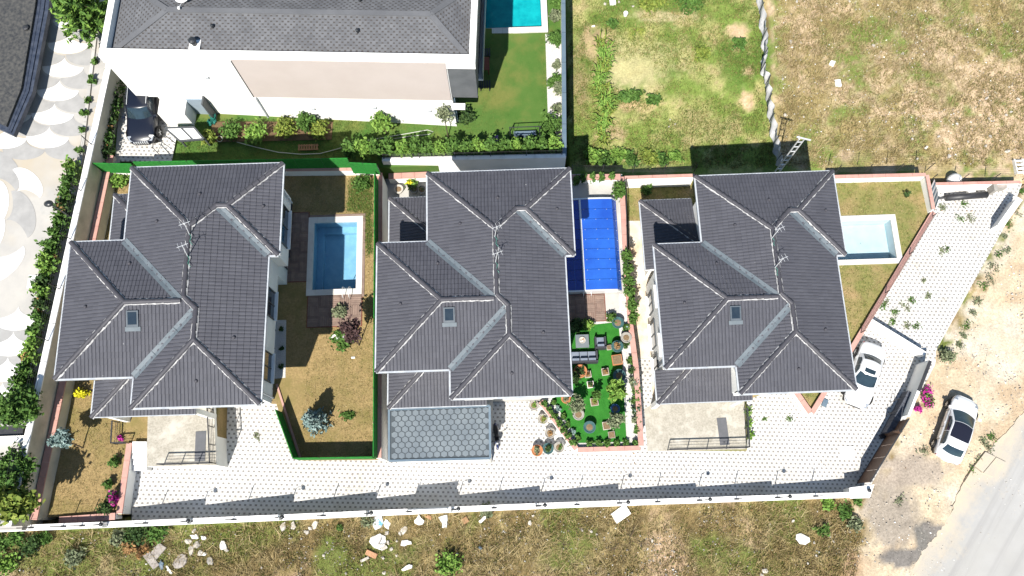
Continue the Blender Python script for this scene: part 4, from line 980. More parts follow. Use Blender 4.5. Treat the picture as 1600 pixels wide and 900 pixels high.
# dark trough planter next to the deck
q = A1(449, 360); tp = root('trough_planter', q, 'long dark blue-grey trough along the wall beside the wooden deck', 'planter')
MB().box((q.x, q.y, T1), (.5, 3.7, .5)).build('box', M('navy_box', (.02, .025, .05), None, rough=.5), tp); MB().box((q.x+.2, q.y, T1+.503), (.11, 3.7, .03)).build('rim', m_bluemetal, tp)
# blue pool enclosure, panel by panel
ex0, ex1 = A(868, 380, .9).x, A(968, 380, .9).x; eyn, eys = A(930, 309, .9).y, A(930, 451, .9).y
en = root('pool_enclosure', ((ex0+ex1)/2, (eyn+eys)/2, T2), 'long blue glossy pool enclosure with white rails behind the middle villa', 'pool cover')
m_blue = M('blue_polycarbonate', (.012, .06, .34), (.02, .10, .44), .45, .12, spec=.7, coat=.8)
m_blue2 = M('blue_polycarbonate_deep', (.006, .026, .22), (.01, .04, .28), .7, .2, spec=.5, coat=.4)
cuts = [0, .14, .28, .42, .60, .78, .93, 1.0]; hts = [.55, .60, .62, .66, .70, .68, .62, .25]
rk = 9
for i in range(7):
    for j in range(rk):
        xa, xb_ = ex0+(ex1-ex0)*cuts[i], ex0+(ex1-ex0)*cuts[i+1]; ya, yb_ = eys+(eyn-eys)*j/rk, eys+(eyn-eys)*(j+1)/rk; e = .012
        za, zb = hts[i]+.015*(j % 2)*0, hts[i+1]; st = (.0 if i >= 3 else -.05)
        t = [(xa+e, ya+e, za+st), (xb_-e, ya+e, zb+st), (xb_-e, yb_-e, zb+st), (xa+e, yb_-e, za+st)]
        MB().hexa([(a, b, c-.03) for a, b, c in t], t).build('panel', m_blue if i >= 3 else m_blue2, en)
for i in range(8): 
    x = ex0+(ex1-ex0)*cuts[i]; big = i == 3
    MB().beam((x, eys, hts[i]+(.06 if big else -.012)), (x, eyn, hts[i]+(.06 if big else -.012)), .12 if big else .03, .1).build('rail', m_silver if big else m_blue, en)
for y in (eys-.05, eyn+.05):
    for i in range(7): MB().beam((ex0+(ex1-ex0)*cuts[i], y, hts[i]+.02), (ex0+(ex1-ex0)*cuts[i+1], y, hts[i+1]+.02), .1, .5 if i < 6 else .2).build('end_frame', m_silver, en)
for i in (3, 4, 5, 6):
    for j in range(1, rk):
        x = ex0+(ex1-ex0)*cuts[i]+.25; y = eys+(eyn-eys)*j/rk; zz = hts[i]+(hts[i+1]-hts[i])*.25/((ex1-ex0)*(cuts[i+1]-cuts[i])); MB().lathe((x, y-.05, zz), [(.022, 0), (.018, .012)], 6).build('rivet', m_silver, en)
# flat coverings of the terraces
def flat(nm, pts, z, mat, th=.012, **k): return MB().prism([A(*p, z) for p in pts], z-th, z).build(nm, mat, **k)
flat('artificial_turf', ((868, 514), (966, 503), (972, 560), (979, 690), (900, 692), (855, 626), (868, 620)), T2+.014, m_turf, kind='structure')
flat('gravel_bed_east', ((967, 458), (984, 458), (993, 560), (1001, 694), (980, 690), (973, 560), (967, 503)), T2+.016, m_gravel, kind='structure')
flat('gravel_bed_south', ((898, 692.5), (979, 690.5), (1001, 695), (1001, 699), (904, 701)), T2+.018, m_gravel, kind='structure')
flat('gravel_bed_north', ((868, 513.5), (868, 503), (966, 494), (966, 502.5)), T2+.015, m_gravel, kind='structure')
flat('gravel_bed_diagonal', ((848, 624), (862, 622), (904, 690), (897, 697)), T2+.019, m_gravel, kind='structure')
flat('gravel_strip_villa', ((424, 500), (447, 500), (446, 590), (424, 592)), T1+.03, m_gravel, .05, kind='structure')
flat('path_sandy', ((982, 345), (1012, 345), (1030, 640), (1006, 640), (997, 560), (985, 470)), T3+.02, m_path, kind='structure')
def railing(pts, h, label, gap=1.2, bars=3):
    r = root('railing', pts[0], label, 'railing')
    for a, b in zip(pts, pts[1:]):
        k = max(1, round((b-a).length/gap))
        for i in range(k+1): q = a.lerp(b, i/k); MB().tube([q, q+Vector((0, 0, h))], .03, 6).build('post', m_dark, r)
        MB().beam(a+Vector((0, 0, h)), b+Vector((0, 0, h)), .07, .05).build('top_rail', m_dark, r)
        for j in range(bars): zz = h*(.2+.25*j); MB().tube([a+Vector((0, 0, zz)), b+Vector((0, 0, zz))], .013, 5).build('bar', m_dark, r)
    return r
za = T1+.35
sl1 = MB().prism([A(*p, za) for p in ((232, 600), (333, 600), (338, 727), (229, 729))], -.5, za).build('porch_slab', [m_white, m_speck], label='speckled porch slab with white sides in front of the first villa', cat='terrace')
for p in sl1.data.polygons:
    if p.normal.z > .5: p.material_index = 1
MB().prism([A(*p, za) for p in ((229, 640), (234, 640), (233, 729), (228, 729))], za-1, za+.02).build('porch_edge', m_white2, sl1) if False else None
railing([A(256, 726.5, za), A(337, 724, za), A(333, 640, za)], 1.0, 'dark railing around the porch slab of the first villa')
zc = T3+.06
sl3 = flat('porch_slab', ((1004, 640), (1030, 628), (1163, 625), (1166, 702), (1006, 705)), zc, m_speck, .4, label='speckled porch slab in front of the last villa', cat='terrace')
railing([A(1043, 703.5, zc), A(1165, 700, zc), A(1162, 640, zc)], 1.0, 'dark railing around the porch slab of the last villa')
for px, py, z, who in ((313, 697, za, 'first'), (1130, 674, zc, 'last')):
    p = A(px, py, z+.03); hc = root('floor_hatch', p, 'flat dark grey hatch panel on the porch slab of the %s villa' % who, 'hatch')
    MB().box((p.x, p.y, z), (.62, 1.75, .03), .03).build('panel', M('hatch_grey', (.085, .088, .095), (.10, .10, .11), 3, .6), hc); MB().box((p.x, p.y-.7, z+.031), (.12, .04, .03)).build('handle', m_dark, hc)
railing([A(186, 660, T1), A(184, 694, T1), A(204, 693, T1)], .9, 'dark railing at the head of the small dry garden', 1.0, 2)
st = root('garden_steps', A(215, 715, g(-22)), 'narrow white steps from the yard to the porch of the first villa', 'steps')
for i in range(5):
    zt = za-.02-.16*i; MB().prism([A(*p, zt) for p in ((207, 690+9*i), (229, 690+9*i), (229, 699+9*i), (207, 699+9*i))], 1.0, zt).build('step', m_white2, st)
# paved drive at the neighbour's
def flatN(nm, pts, h, mat, **k):
    P = [AN(*p, h) for p in pts]; m = MB(); m.prism(P, lambda x: TN(x)+h-.05, lambda x: TN(x)+h); return m.build(nm, mat, **k)
flatN('neighbour_drive', ((196, 120), (285, 150), (275, 218), (268, 252), (186, 252)), .03, m_paver, kind='structure')
flatN('kerb_neighbour', ((190, 118), (197, 120), (187, 254), (179, 254)), .05, m_concrete, kind='structure')
flatN('gravel_bed_neighbour', ((852, 53), (878, 53), (880, 235), (856, 180)), .03, m_gravel, kind='structure')
flatN('garden_bed', ((330, 190), (520, 190), (518, 218), (332, 222)), .02, m_soil, kind='structure')

# ------------------------------------------------------------------ gate side
zg = g(21); ga0, ga1 = AG(1339, 755.5), AG(1396, 660)
gt = root('sliding_gate', ga0, 'brown panelled sliding gate at the lower right corner of the yard', 'gate')
gh = 2.05; k = 5
for i in range(k):
    a, b = ga0.lerp(ga1, i/k+.006), ga0.lerp(ga1, (i+1)/k-.006); zt = max(ga0.z, ga1.z)+gh
    MB().beam((a.x, a.y, zt), (b.x, b.y, zt), .05, gh-.05).build('panel', m_brown, gt)
for zz, hh in ((.1, .1), (gh+.045, .05)): z_ = max(ga0.z, ga1.z)+zz; MB().beam((ga0.x, ga0.y, z_), (ga1.x, ga1.y, z_), .075, hh).build('frame_rail', m_dark, gt)
q = ga0.lerp(ga1, .80); pz = g(q.x)
gp = root('gate_post', q, 'brown square post with lamp beside the sliding gate', 'post')
MB().box((q.x-.12, q.y-.02, pz), (.24, .2, 2.35), .5).build('shaft', m_brown, gp); MB().lathe((q.x-.12, q.y-.02, pz+2.35), [(.09, 0), (.1, .08), (.05, .18), (.02, .2)], 8).build('lamp', m_lamp, gp)
MB().box((q.x-.35, q.y-.1, pz), (.3, .3, .35), .5).build('motor_box', m_lamp, gp)
a, b = AG(1400, 655), AG(1432, 572); zt = max(a.z, b.z)+1.85
ew = root('entrance_wall', a, 'white wall with black top rail between gate and low wall', 'wall')
MB().beam((a.x, a.y, zt), (b.x, b.y, zt), .16, 3).build('wall_body', m_white, ew)
c = a.lerp(b, .45); MB().beam((c.x, c.y, zt+.08), (b.x, b.y, zt+.08), .2, .077).build('top_rail', m_dark, ew)
e0 = AG(1432, 572); e1 = AG(1437, 568); MB().beam((e0.x-.1, e0.y, zt-.3), (e0.x+.5, e0.y+.05, zt-.3), .14, 2.2).build('return_wall', m_white, ew)
a, b = AG(1380, 680), AG(1413, 616); zt = max(a.z, b.z)+.95
sp2 = root('stone_planter', a, 'dark speckled stone planter wall beside the brown gate', 'planter')
for i in range(7):
    for j in range(4): p, q = a.lerp(b, i/7+.004), a.lerp(b, (i+1)/7-.004); z_ = zt-.24*j; MB().beam((p.x, p.y, z_), (q.x, q.y, z_), .42-.012*((i+j) % 2), .232).build('stone', m_stone, sp2)
for q in (AG(1391, 628), AG(1384, 648)):
    r = root('gate_hoop', q, 'thin dark metal hoop %s the stone planter' % ('above' if q.y > AG(1386, 640).y else 'below'), 'hoop'); MB().tube([q, q+Vector((0, 0, 1.0)), q+Vector((.25, .1, 1.0)), q+Vector((.25, .1, 0))], .02, 5).build('frame', m_dark, r)
# wire fences behind the last villa
def mesh_fence(pts, h, label, gap=2.2):
    r = root('wire_fence', pts[0], label, 'fence'); k = 0
    for a, b in zip(pts, pts[1:]):
        n_ = max(1, round((b-a).length/gap))
        for i in range(n_+1): q = a.lerp(b, i/n_); MB().tube([q, q+Vector((0, 0, h))], .03, 6).build('post', m_dark, r)
        for j in range(6): zz = h*(j+.7)/6.2; MB().tube([a+Vector((0, 0, zz)), b+Vector((0, 0, zz))], .007, 4).build('wire', m_dark, r)
mesh_fence([A(1304, 270, T3+1.0), A(1447, 266.5, T3+1.0)], 1.3, 'dark wire fence on the wall above the yellowing lawn')
mesh_fence([AG(1452, 283, 1.0), AG(1597, 281, 1.0)], 1.2, 'dark wire fence on the wall behind the black pipe')
mesh_fence([A(893, 270, .75), A(1084, 269, .75)], 1.3, 'dark wire fence behind the blue enclosure and the sandy path')
mesh_fence([A(600, 248, 2.45), A(878, 241.5, 2.45)], .7, 'low dark wire fence along the wall of the long hedge')
mesh_fence([wl1+Vector((0, 0, 0))+wd_*1.0, wsplit], 1.2, 'dark wire fence on the retaining wall beside the street', 3.0)
mesh_fence([A(977, 288, .45), A(980, 420, .45)], .5, 'low wire fence on the long pink-coped wall', 2.6)
mesh_fence([A(1457, 338, T3+.3), A(1345, 520, T3+.3)], .7, 'low wire fence on the diagonal pink-coped wall', 3.0)
# street lamp on the retaining wall
q = A(108, 338, WT); sl_ = root('street_lamp', q, 'dark lamp on a long arm reaching over the scalloped street', 'lamp')
t = A(77, 318, WT+1.6); MB().tube([q, Vector((q.x, q.y, q.z+1.3)), t], .04, 7).build('arm', m_lamp, sl_); MB().lathe((t.x-.05, t.y, t.z-.1), [(.05, 0), (.2, .03), (.22, .1), (.1, .2)], 12, sx=1.3).build('head', m_lamp, sl_, True)
# fabric fence through the upper field
fp = [(1181, -30), (1186, 20), (1191, 60), (1192, 90), (1188, 112), (1196, 132), (1198, 160), (1202, 190), (1208, 226), (1213, 252), (1217, 268)]
fr = root('fabric_fence', AG(*fp[5]), 'sagging white fabric fence between the green field and the dry field', 'fence')
P = [AG(*p) for p in fp]
for i, (a, b) in enumerate(zip(P, P[1:])):
    rng = rg(i); n_ = perp(a, b); h = 1.25
    def S(u, v, a=a, b=b, n_=n_, i=i): 
        q = a.lerp(b, u); return q+Vector((0, 0, h*v-.12*math.sin(math.pi*u)*v))+n_*(.16*math.sin(7*u+4*v+i)*math.sin(math.pi*u)+.10*math.sin(17*u+3*i)*v*(1-v)*2*math.sin(math.pi*u))
    MB().patch(S, 10, 5).build('cloth', m_fabric, fr, True)
    MB().tube([a, a+Vector((0, 0, 1.35))], .03, 6).build('post', m_dark, fr)
# lattice pole behind the last villa
q = AG(1205, 281); zb = g(q.x)
lp_ = root('lattice_pole', (q.x, q.y, zb), 'white steel lattice pole rising behind the last villa', 'pole'); H_ = 6.6
for dx in (-.17, .17): MB().beam((q.x+dx-.03, q.y, zb+H_), (q.x+dx+.03, q.y, zb+H_), .07, H_).build('leg', m_silver, lp_)
for kk in range(9): MB().box((q.x, q.y, zb+.5+kk*.7), (.3, .05, .06)).build('rung', m_silver, lp_)
MB().box((q.x+.1, q.y, zb+H_), (.9, .08, .08), -.3).build('cross_arm', m_silver, lp_); MB().box((q.x, q.y, zb-.1), (.6, .5, .3)).build('footing', m_concrete, lp_)
# ------------------------------------------------------------------ plants
SEED = [100]
def plant(nm, label, cat, base, rx, h, mat, n=260, size=.13, group=None, ry=None, k=None, lift=.0, stems=3, second=None, spread=.33, flat=.35):
    """foliage of single leaves in clumps, with stems that reach them"""
    SEED[0] += 1; rs = np.random.RandomState(SEED[0]); ry = ry or rx; base = Vector(base)
    r = root(nm, base, label, cat, group); c = (base.x, base.y, base.z+lift+h*.5)
    P, Q = clumps(c, (rx, ry, h*.5), n, k or max(5, int(n/22)), rs, spread); P[:, 2] = np.maximum(P[:, 2], base.z+.03)
    npmesh('foliage', quads(P, size, rs, flat), 4, mat, r)
    if second: P2, _ = clumps((c[0], c[1], c[2]+h*.15), (rx*.95, ry*.95, h*.45), second[1], max(4, second[1]//9), rs, .3); npmesh('blossom', quads(P2, second[2], rs), 4, second[0], r)
    m = MB()
    for i in range(stems):
        q = Vector(Q[i]); m.tube([base-Vector((0, 0, .05)), base.lerp(q, .5)+Vector((0, 0, .1)), q], [.03+.02*h/2, .02+.012*h/2, .008], 5)
    m.build('stem', m_bark, r); return r
def tree(nm, label, base, th, c, rad, mat, n, size, tr=.09, k=14, spread=.3, flat=.35, group=None):
    SEED[0] += 1; rs = np.random.RandomState(SEED[0]); base = Vector(base); r = root(nm, base, label, 'tree', group)
    P, Q = clumps(c, rad, n, k, rs, spread); npmesh('crown', quads(P, size, rs, flat), 4, mat, r)
    m = MB(); top = Vector((c[0], c[1], c[2]-rad[2]*.3)); mid = base.lerp(top, .5)+Vector((rs.uniform(-.08, .08), rs.uniform(-.08, .08), 0))
    m.tube([base-Vector((0, 0, .1)), mid, top, Vector((c[0], c[1], c[2]+rad[2]*.5))], [tr, tr*.8, tr*.55, tr*.15], 8)
    for i in range(min(k, 9)): q = Vector(Q[i]); s = mid.lerp(top, rs.uniform(.2, 1)); m.tube([s, s.lerp(q, .5)+Vector((0, 0, .12)), q], [tr*.4, tr*.25, tr*.08], 5)
    m.build('trunk', m_bark, r); return r
# -- first villa garden
b = A1(497, 660); sp = root('blue_spruce', b, 'young blue spruce with long dark shadow on the dry lawn', 'tree')
rs = np.random.RandomState(7); C_ = []; m = MB(); m.tube([b, b+Vector((0, 0, 2.75))], [.06, .012], 7)
for t in range(13):
    z = .3+t*.19; rad = .95*(1-z/2.9)+.06
    for j in range(9):
        a = j*2*math.pi/9+t*.7+rs.uniform(-.25, .25); rr = rad*rs.uniform(.8, 1.1); e = b+Vector((math.cos(a)*rr, math.sin(a)*rr, z-.12*rr)); s = b+Vector((0, 0, z)); m.tube([s, e], [.014, .005], 4)
        for q in np.linspace(.25, 1, 9): C_.append(s.lerp(e, q)+Vector(rs.normal(size=3)*.05))
m.build('trunk', m_bark, sp); npmesh('crown', quads(np.array(C_), .13, rs, .5, 2.2), 4, L_blue, sp)
b = A1(497, 655); plant('grass_clump', 'small patch of green growth at the foot of the blue spruce', 'plant', A1(540, 650), .7, .18, L_mid, 260, .1, ry=.35, stems=1)
b = A1(561, 540); tree('purple_plum_tree', 'slender purple-leaved tree beside the wooden deck', b, 2.0, (b.x+.1, b.y+.25, T1+2.9), (.75, .75, .8), L_red, 900, .13, .04)
plant('rose_bush', 'leafy bush with white blossoms below the purple tree', 'bush', A1(538, 530), .75, .9, L_mid, 620, .13, second=(L_white, 60, .13))
b = A1(522, 520); plant('hanging_shrub', 'soft olive shrub leaning over the wooden deck', 'shrub', A1(533, 489), .5, .8, L_olive, 420, .11)
b = A1(130, 700); tree('olive_tree', 'small silvery olive tree in the narrow dry garden', b, 1.4, (b.x-.15, b.y+.3, T1+2.2), (.72, .6, .5), L_blue, 900, .13, .045)
plant('golden_bush', 'bright yellow bush below the porch roof corner', 'bush', A1(130, 615), .5, .7, L_gold, 420, .12, ry=.32)
for i, (px, py, rr) in enumerate(((183, 722, .34), (172, 757, .3))):
    plant('ball_topiary', 'small round green bush beside the pink-coped wall, %s the magenta flowers' % ('well above' if i == 0 else 'just left of'), 'bush', A1(px, py), rr, .75, L_mid, 420, .09, 'round bushes in the small dry garden')
plant('leafy_shrub', 'green shrub in the shaded lower corner of the small dry garden', 'shrub', A1(169, 795), .45, .7, L_dark, 360, .11)
plant('bougainvillea', 'magenta bougainvillea beside the pink-coped wall of the small garden', 'flower', A1(183, 778), .33, 1.0, L_mag, 330, .11, second=(L_dark, 80, .1), ry=.5)
plant('bougainvillea', 'small magenta flowers beside the dark railing near the porch', 'flower', A1(191, 684), .2, .5, L_mag, 110, .1)
plant('fir_shrub', 'bushy light green shrub at the foot of the retaining wall', 'shrub', A1(190, 286), .75, 1.0, L_light, 700, .13, ry=.5)
for i, (px, py) in enumerate(((440, 515), (441, 545), (440, 572))): plant('gravel_plant', 'little green plant in the white gravel strip, %s from the pool' % ORD[i], 'plant', A1(px, py), .16, .22, L_dark, 90, .09, 'plants in the gravel strip')
plant('corner_shrub', 'shrub on rough grass in the upper corner beside the green fence', 'shrub', A1(567, 288), .7, .7, L_mid, 380, .12)
# -- street side
b = A(156, 48, ZS); pn = root('pine_tree', b, 'tall green conifer leaning over the scalloped street', 'tree'); rs = np.random.RandomState(17); C_ = []; Dv = []; m = MB(); Ht = 6.2
m.tube([b, b+Vector((-.15, 0, Ht*.5)), b+Vector((-.2, .1, Ht))], [.14, .09, .02], 8)
for t in range(22):
    z = .5+t*(Ht-.6)/22; rad = 2.05*(1-z/(Ht+.4))**.8+.12
    for j in range(9):
        a = j*2*math.pi/9+t*.9+rs.uniform(-.3, .3); rr = rad*rs.uniform(.65, 1.12); s0 = b+Vector((-.18*z/Ht, .05, z)); e = s0+Vector((math.cos(a)*rr, math.sin(a)*rr, .25*rr)); m.tube([s0, e], [.025, .006], 4)
        for q in np.linspace(.2, 1, 14):
            for _ in range(2): C_.append(s0.lerp(e, q)+Vector(rs.normal(size=3)*.09*(1.25-q)))
m.build('trunk', m_bark, pn); C_ = np.array(C_); npmesh('crown', quads(C_, .16, rs, .5, 2.6), 4, [L_mid, L_light], pn, (rs.rand(len(C_)) < .45).astype(int))
tree('street_tree', 'dark leafy tree at the street edge above the white ledge', (A(28, 655, ZS).x, A(28, 655, ZS).y, ZS), 1.5, (A(24, 642, ZS+2.6).x, A(24, 642, ZS+2.6).y, ZS+2.4), (1.35, 1.5, 1.3), L_mid, 3000, .15, .09, 34, .24)
tree('fig_tree', 'yellow-green leafy tree hanging over the corner of the retaining wall', (A(15, 800, ZS).x, A(15, 800, ZS).y, ZS-1), 1.5, (A(22, 790, ZS+2).x, A(22, 790, ZS+2).y, ZS+1.9), (1.7, 1.0, 1.0), L_yell, 1900, .2, .09, 26, .26)
tree('street_tree', 'dark bushy tree below the white ledge at the street corner', (A(8, 735, ZS).x, A(8, 735, ZS).y, ZS-1), 1.4, (A(10, 735, ZS+2).x, A(10, 735, ZS+2).y, ZS+1.5), (1.3, 1.4, 1.3), L_mid, 2600, .16, .09, 30, .24)
rs = np.random.RandomState(3); vy = 268; i = 0
vines = []
while vy < 665:
    wx = 172+(12-172)*(vy-90)/732-13; i += 1; lg = 380 < vy < 470 or vy > 560
    vines.append((wx-(5 if lg else 0), vy, .62 if lg else .5)); vy += 18 if lg else 20
for i, (px, py, rr) in enumerate(vines):
    mt = (L_mid, L_mid, L_light, L_dark, L_mid, L_light)[rs.randint(0, 6)] if py < 560 else L_mid
    plant('climbing_shrub', 'leafy climber on the street side of the retaining wall, %s from the neighbour\'s fence' % ORD[i], 'shrub', A(px+2, py+2, ZS), rr, 1.5, mt, 430, .15, 'climbers along the street wall', ry=.62, second=(L_brown, 30, .1) if i % 4 == 3 else None)
for i, (px, py) in enumerate(((151, 100), (147, 128), (143, 158), (136, 180), (133, 205), (128, 238))): plant('strip_plant', 'low plant in the kerb strip beside the neighbour\'s wall, %s from the conifer' % ORD[i], 'plant', A(px-1, py, ZS), .3, .5, L_mid, 150, .13, 'plants in the kerb strip')
wb = root('white_ledge', A(20, 685, ZS), 'white concrete basin with dark cover at the street edge', 'basin')
MB().prism([A(*p, ZS+.5) for p in ((-30, 683), (42, 680), (42, 690), (-30, 693))], ZS-.5, ZS+.5).build('lower_rim', m_white, wb); MB().prism([A(*p, ZS+.3) for p in ((-30, 668), (36, 665), (36, 679), (-30, 682))], ZS-.5, ZS+.3).build('cover', m_dark, wb); MB().prism([A(*p, ZS+.5) for p in ((-30, 655), (40, 653), (40, 664), (-30, 667))], ZS-.5, ZS+.5).build('upper_rim', m_concrete, wb)
# -- neighbour's garden
def AL(px, py): return AN(px, py, .0)
for i in range(7):
    t = i/6; px, py = 195-17*t, 125+115*t; plant('clipped_shrub', 'dark green shrub beside the dark suv, %s from the house' % ORD[i], 'shrub', AL(px-6, py), .62, 1.3, (L_dark, L_mid)[i % 2], 620, .13, 'shrubs along the suv drive', ry=.8, second=(L_brown, 40, .1))
for px, py, rr, h, mt, lab in ((363, 208, .75, .9, L_mid, 'dark green bush nearest the entrance of the white house'), (404, 211, .85, 1.1, L_light, 'large light green bush in front of the white facade'), (449, 204, .8, .9, L_yell, 'yellow-green bush in the middle of the flower bed'), (482, 198, .7, 1.5, L_mid, 'tallest green bush touching the white facade'), (502, 209, .75, 1.0, L_yell, 'yellow-green bush at the far end of the flower bed'), (330, 219, .5, .9, L_yell, 'small yellow-green bush beside the entrance canopy')):
    plant('garden_bush', lab, 'bush', AL(px, py), rr, h, mt, 700, .13)
b = AL(604, 214); tree('young_tree', 'young leafy green tree between the white facade and the hedge', b, 1, (b.x, b.y+.3, b.z+1.5), (.75, .75, .8), L_light, 950, .14, .04)
b = AL(700, 214); tree('sparse_tree', 'thin tree with sparse yellowish leaves against the white house corner', b, 1.6, (b.x-.05, b.y+.35, b.z+2.5), (.8, .8, 1.1), L_olive, 520, .11, .04, 20, .25)
# the long hedge, shrub by shrub along the wall
hd = root('long_hedge', A(715, 235, 2.2), 'long bushy green hedge above the white boundary wall', 'hedge'); rs = np.random.RandomState(12)
for i in range(17):
    px = 553+i*19.6; base = AN(px, 244-i*.25, 0); 
    P, Q = clumps((base.x, base.y+.05, base.z+1.0), (.62, .62, 1.15), 620, 26, rs, .28); npmesh('shrub_foliage', quads(P, .15, rs, .3), 4, (L_mid, L_light, L_mid)[i % 3], hd)
    MB().tube([base, base+Vector((0, 0, 1.4))], [.05, .02], 5).build('shrub_stem', m_bark, hd)
for i, (px, py, rr) in enumerate(((869, 5, .45), (869, 29, .5), (867, 66, .6), (869, 103, .35), (871, 128, .5), (873, 142, .5), (860, 132, .35), (871, 174, .45), (862, 198, .85))):
    plant('gravel_shrub', 'green shrub in the white gravel bed by the lawn wall, %s from the turquoise pool' % ORD[i], 'shrub', AL(px, py), rr, rr*1.5, (L_mid, L_olive)[i % 2], int(900*rr), .12, 'shrubs in the neighbour\'s gravel bed')
plant('lavender', 'small purple flowering bush in front of the long hedge', 'flower', AL(774, 219), .25, .5, leafmat('flower_lilac', (.22, .14, .30), (.38, .28, .48)), 160, .09)
plant('dark_shrub', 'dark shrub in the shade below the grey cladding', 'shrub', AL(728, 185), .7, 1.0, L_dark, 600, .12)
# -- middle villa garden
for i, (px, py) in enumerate(((899, 283), (911, 279), (924, 278), (938, 278), (953, 278))): plant('planter_shrub', 'upright shrub on the pink-coped wall behind the blue enclosure, %s from the villa' % ORD[i], 'shrub', A(px, py+6, .0), .26, 1.5, L_mid, 330, .11, 'shrubs behind the blue enclosure')
plant('corner_bush', 'dense green bush at the upper corner of the blue enclosure', 'bush', A2(966, 300), .5, 1.2, L_mid, 560, .12, ry=.8)
for i in range(6): 
    t = i/5; plant('wall_creeper', 'dense creeper on the pink-coped wall beside the blue enclosure, %s from the top' % ORD[i], 'creeper', A(977+10*t, 405+95*t, 0), .36, 1.1, L_mid, 520, .12, 'creepers beside the blue enclosure', ry=.5)
for i, (px, py, rr) in enumerate(((983, 563, .42), (985, 580, .36), (988, 598, .45), (991, 611, .42), (991, 626, .4), (992, 641, .42), (993, 657, .4), (994, 674, .36), (977, 512, .36), (975, 540, .3))):
    plant('bed_shrub', 'bushy shrub in the gravel bed beside the long pink-coped wall, %s' % ('%s below the deck' % ORD[i-8] if i > 7 else '%s along the turf' % ORD[i]), 'shrub', A2(px+2, py), rr*.8, .55, (L_mid, L_dark, L_olive, L_mid)[i % 4], 270, .11, 'shrubs along the turf', second=(L_blue, 60, .1) if i % 3 == 2 else None)
for i, px in enumerate((921, 935, 948, 962, 977, 992)): plant('row_shrub', 'little round shrub in the lower gravel bed, %s from the pots' % ORD[i], 'shrub', A2(px, 693), .24, .5, L_mid, 190, .1, 'row of shrubs in the lower gravel bed')
for i, (px, py) in enumerate(((866, 628), (873, 639), (881, 652), (889, 664), (897, 676), (905, 684))): plant('edge_shrub', 'small shrub in the slanting gravel bed, %s from the villa' % ORD[i], 'shrub', A2(px-1, py), .2, .35, (L_mid, L_blue, L_mid)[i % 3], 130, .11, 'shrubs in the slanting bed')
for i in range(7):
    t = i/6; plant('hedge_creeper', 'creeper spilling over the diagonal pink-coped wall, %s from the villa' % ORD[i], 'creeper', A(851+44*t, 632+60*t, .0), .24, .6, L_mid, 260, .11, 'creepers on the diagonal wall')
plant('leafy_bush', 'leafy green bush at the lower edge of the deck near the villa', 'bush', A2(918, 509), .42, .8, L_light, 420, .12)
plant('dark_palm', 'dark spiky plant in the shade beside the villa and the deck', 'plant', A2(898, 511), .5, .9, L_dark, 420, .16)
plant('leafy_bush', 'leafy green bush between the deck and the teal pot', 'bush', A2(955, 499), .36, .8, L_mid, 420, .12)
b = A2(959, 622); tree('lime_tree', 'large-leaved light green young tree on the artificial turf', b, 1.0, (b.x+.1, b.y+.2, 1.35), (.75, .75, .6), L_light, 620, .2, .04)
b = A2(902, 640); tree('olive_tree', 'small grey-green olive tree on the turf beside the grey pot', b, .9, (b.x, b.y+.15, 1.35), (.6, .6, .5), L_olive, 620, .11, .03)
b = A2(956, 664); tree('olive_tree', 'small grey-green olive tree at the lower end of the turf', b, .9, (b.x+.1, b.y+.1, 1.3), (.65, .6, .5), L_olive, 680, .11, .03)
b = A2(930, 622); tree('sapling', 'small dark green sapling in the middle of the turf', b, .7, (b.x, b.y+.1, 1.0), (.3, .35, .45), L_mid, 260, .11, .025)
b = A2(893, 600); tree('shade_tree', 'dark leafy tree on the turf at the edge of the villa roof', b, .8, (b.x+.1, b.y+.15, 1.1), (.5, .5, .5), L_dark, 420, .15, .03)
plant('potted_rose', 'yellow-green plant behind the middle villa beside the pots', 'plant', A2(644, 292), .45, 1.0, L_light, 330, .12, second=(L_gold, 40, .12))
# -- last villa
plant('lawn_bush', 'green bush on the strip of lawn behind the sandy path', 'bush', A3(1010, 300), .45, .9, L_mid, 420, .12)
for i, (px, py) in enumerate(((1166, 643), (1168, 662), (1170, 682))): plant('slab_shrub', 'light green shrub along the railing of the porch slab, %s from the villa' % ORD[i], 'shrub', AG(px, py), .38, .55, L_light, 300, .1, 'shrubs beside the porch slab')
plant('bare_sapling', 'dark little sapling on the yellowing lawn', 'sapling', A3(1414, 306), .2, .7, L_dark, 90, .1)
plant('bougainvillea', 'magenta bougainvillea outside the entrance wall', 'flower', AG(1447, 622), .45, .7, L_mag, 420, .11, ry=.75, second=(L_mid, 120, .12))
plant('bougainvillea', 'small magenta flowers below the larger bougainvillea', 'flower', AG(1432, 641), .28, .5, L_mag, 160, .1)
plant('verge_shrub', 'grey-green shrub at the end of the low white wall', 'shrub', AG(1476, 558), .55, .8, L_olive, 460, .11)
for i, (px, py, rr) in enumerate(((1381, 479, .34), (1385, 470, .3), (1398, 487, .32), (1415, 480, .36), (1432, 510, .3), (1415, 508, .28), (1395, 505, .34), (1450, 462, .26), (1425, 470, .26), (1470, 394, .3), (1478, 391, .22), (1442, 438, .2), (1500, 342, .3), (1516, 340, .36), (1505, 320, .3), (1470, 325, .34), (1233, 655, .26), (400, 683, .24), (1193, 655, .16))):
    plant('paving_weed', 'green weed growing between the pavers, %s' % ('near the last villa porch' if px == 1233 else 'a tiny one beside the porch railing' if px == 1193 else 'alone in the left part of the yard' if px == 400 else '%s counted up from the low white wall' % ORD[i]), 'weed', AG(px, py), rr*1.15, .1, (L_mid, L_olive)[i % 2], int(330*rr), .075, 'weeds in the paving', spread=.5, stems=1)
vw = []
rs = np.random.RandomState(77)
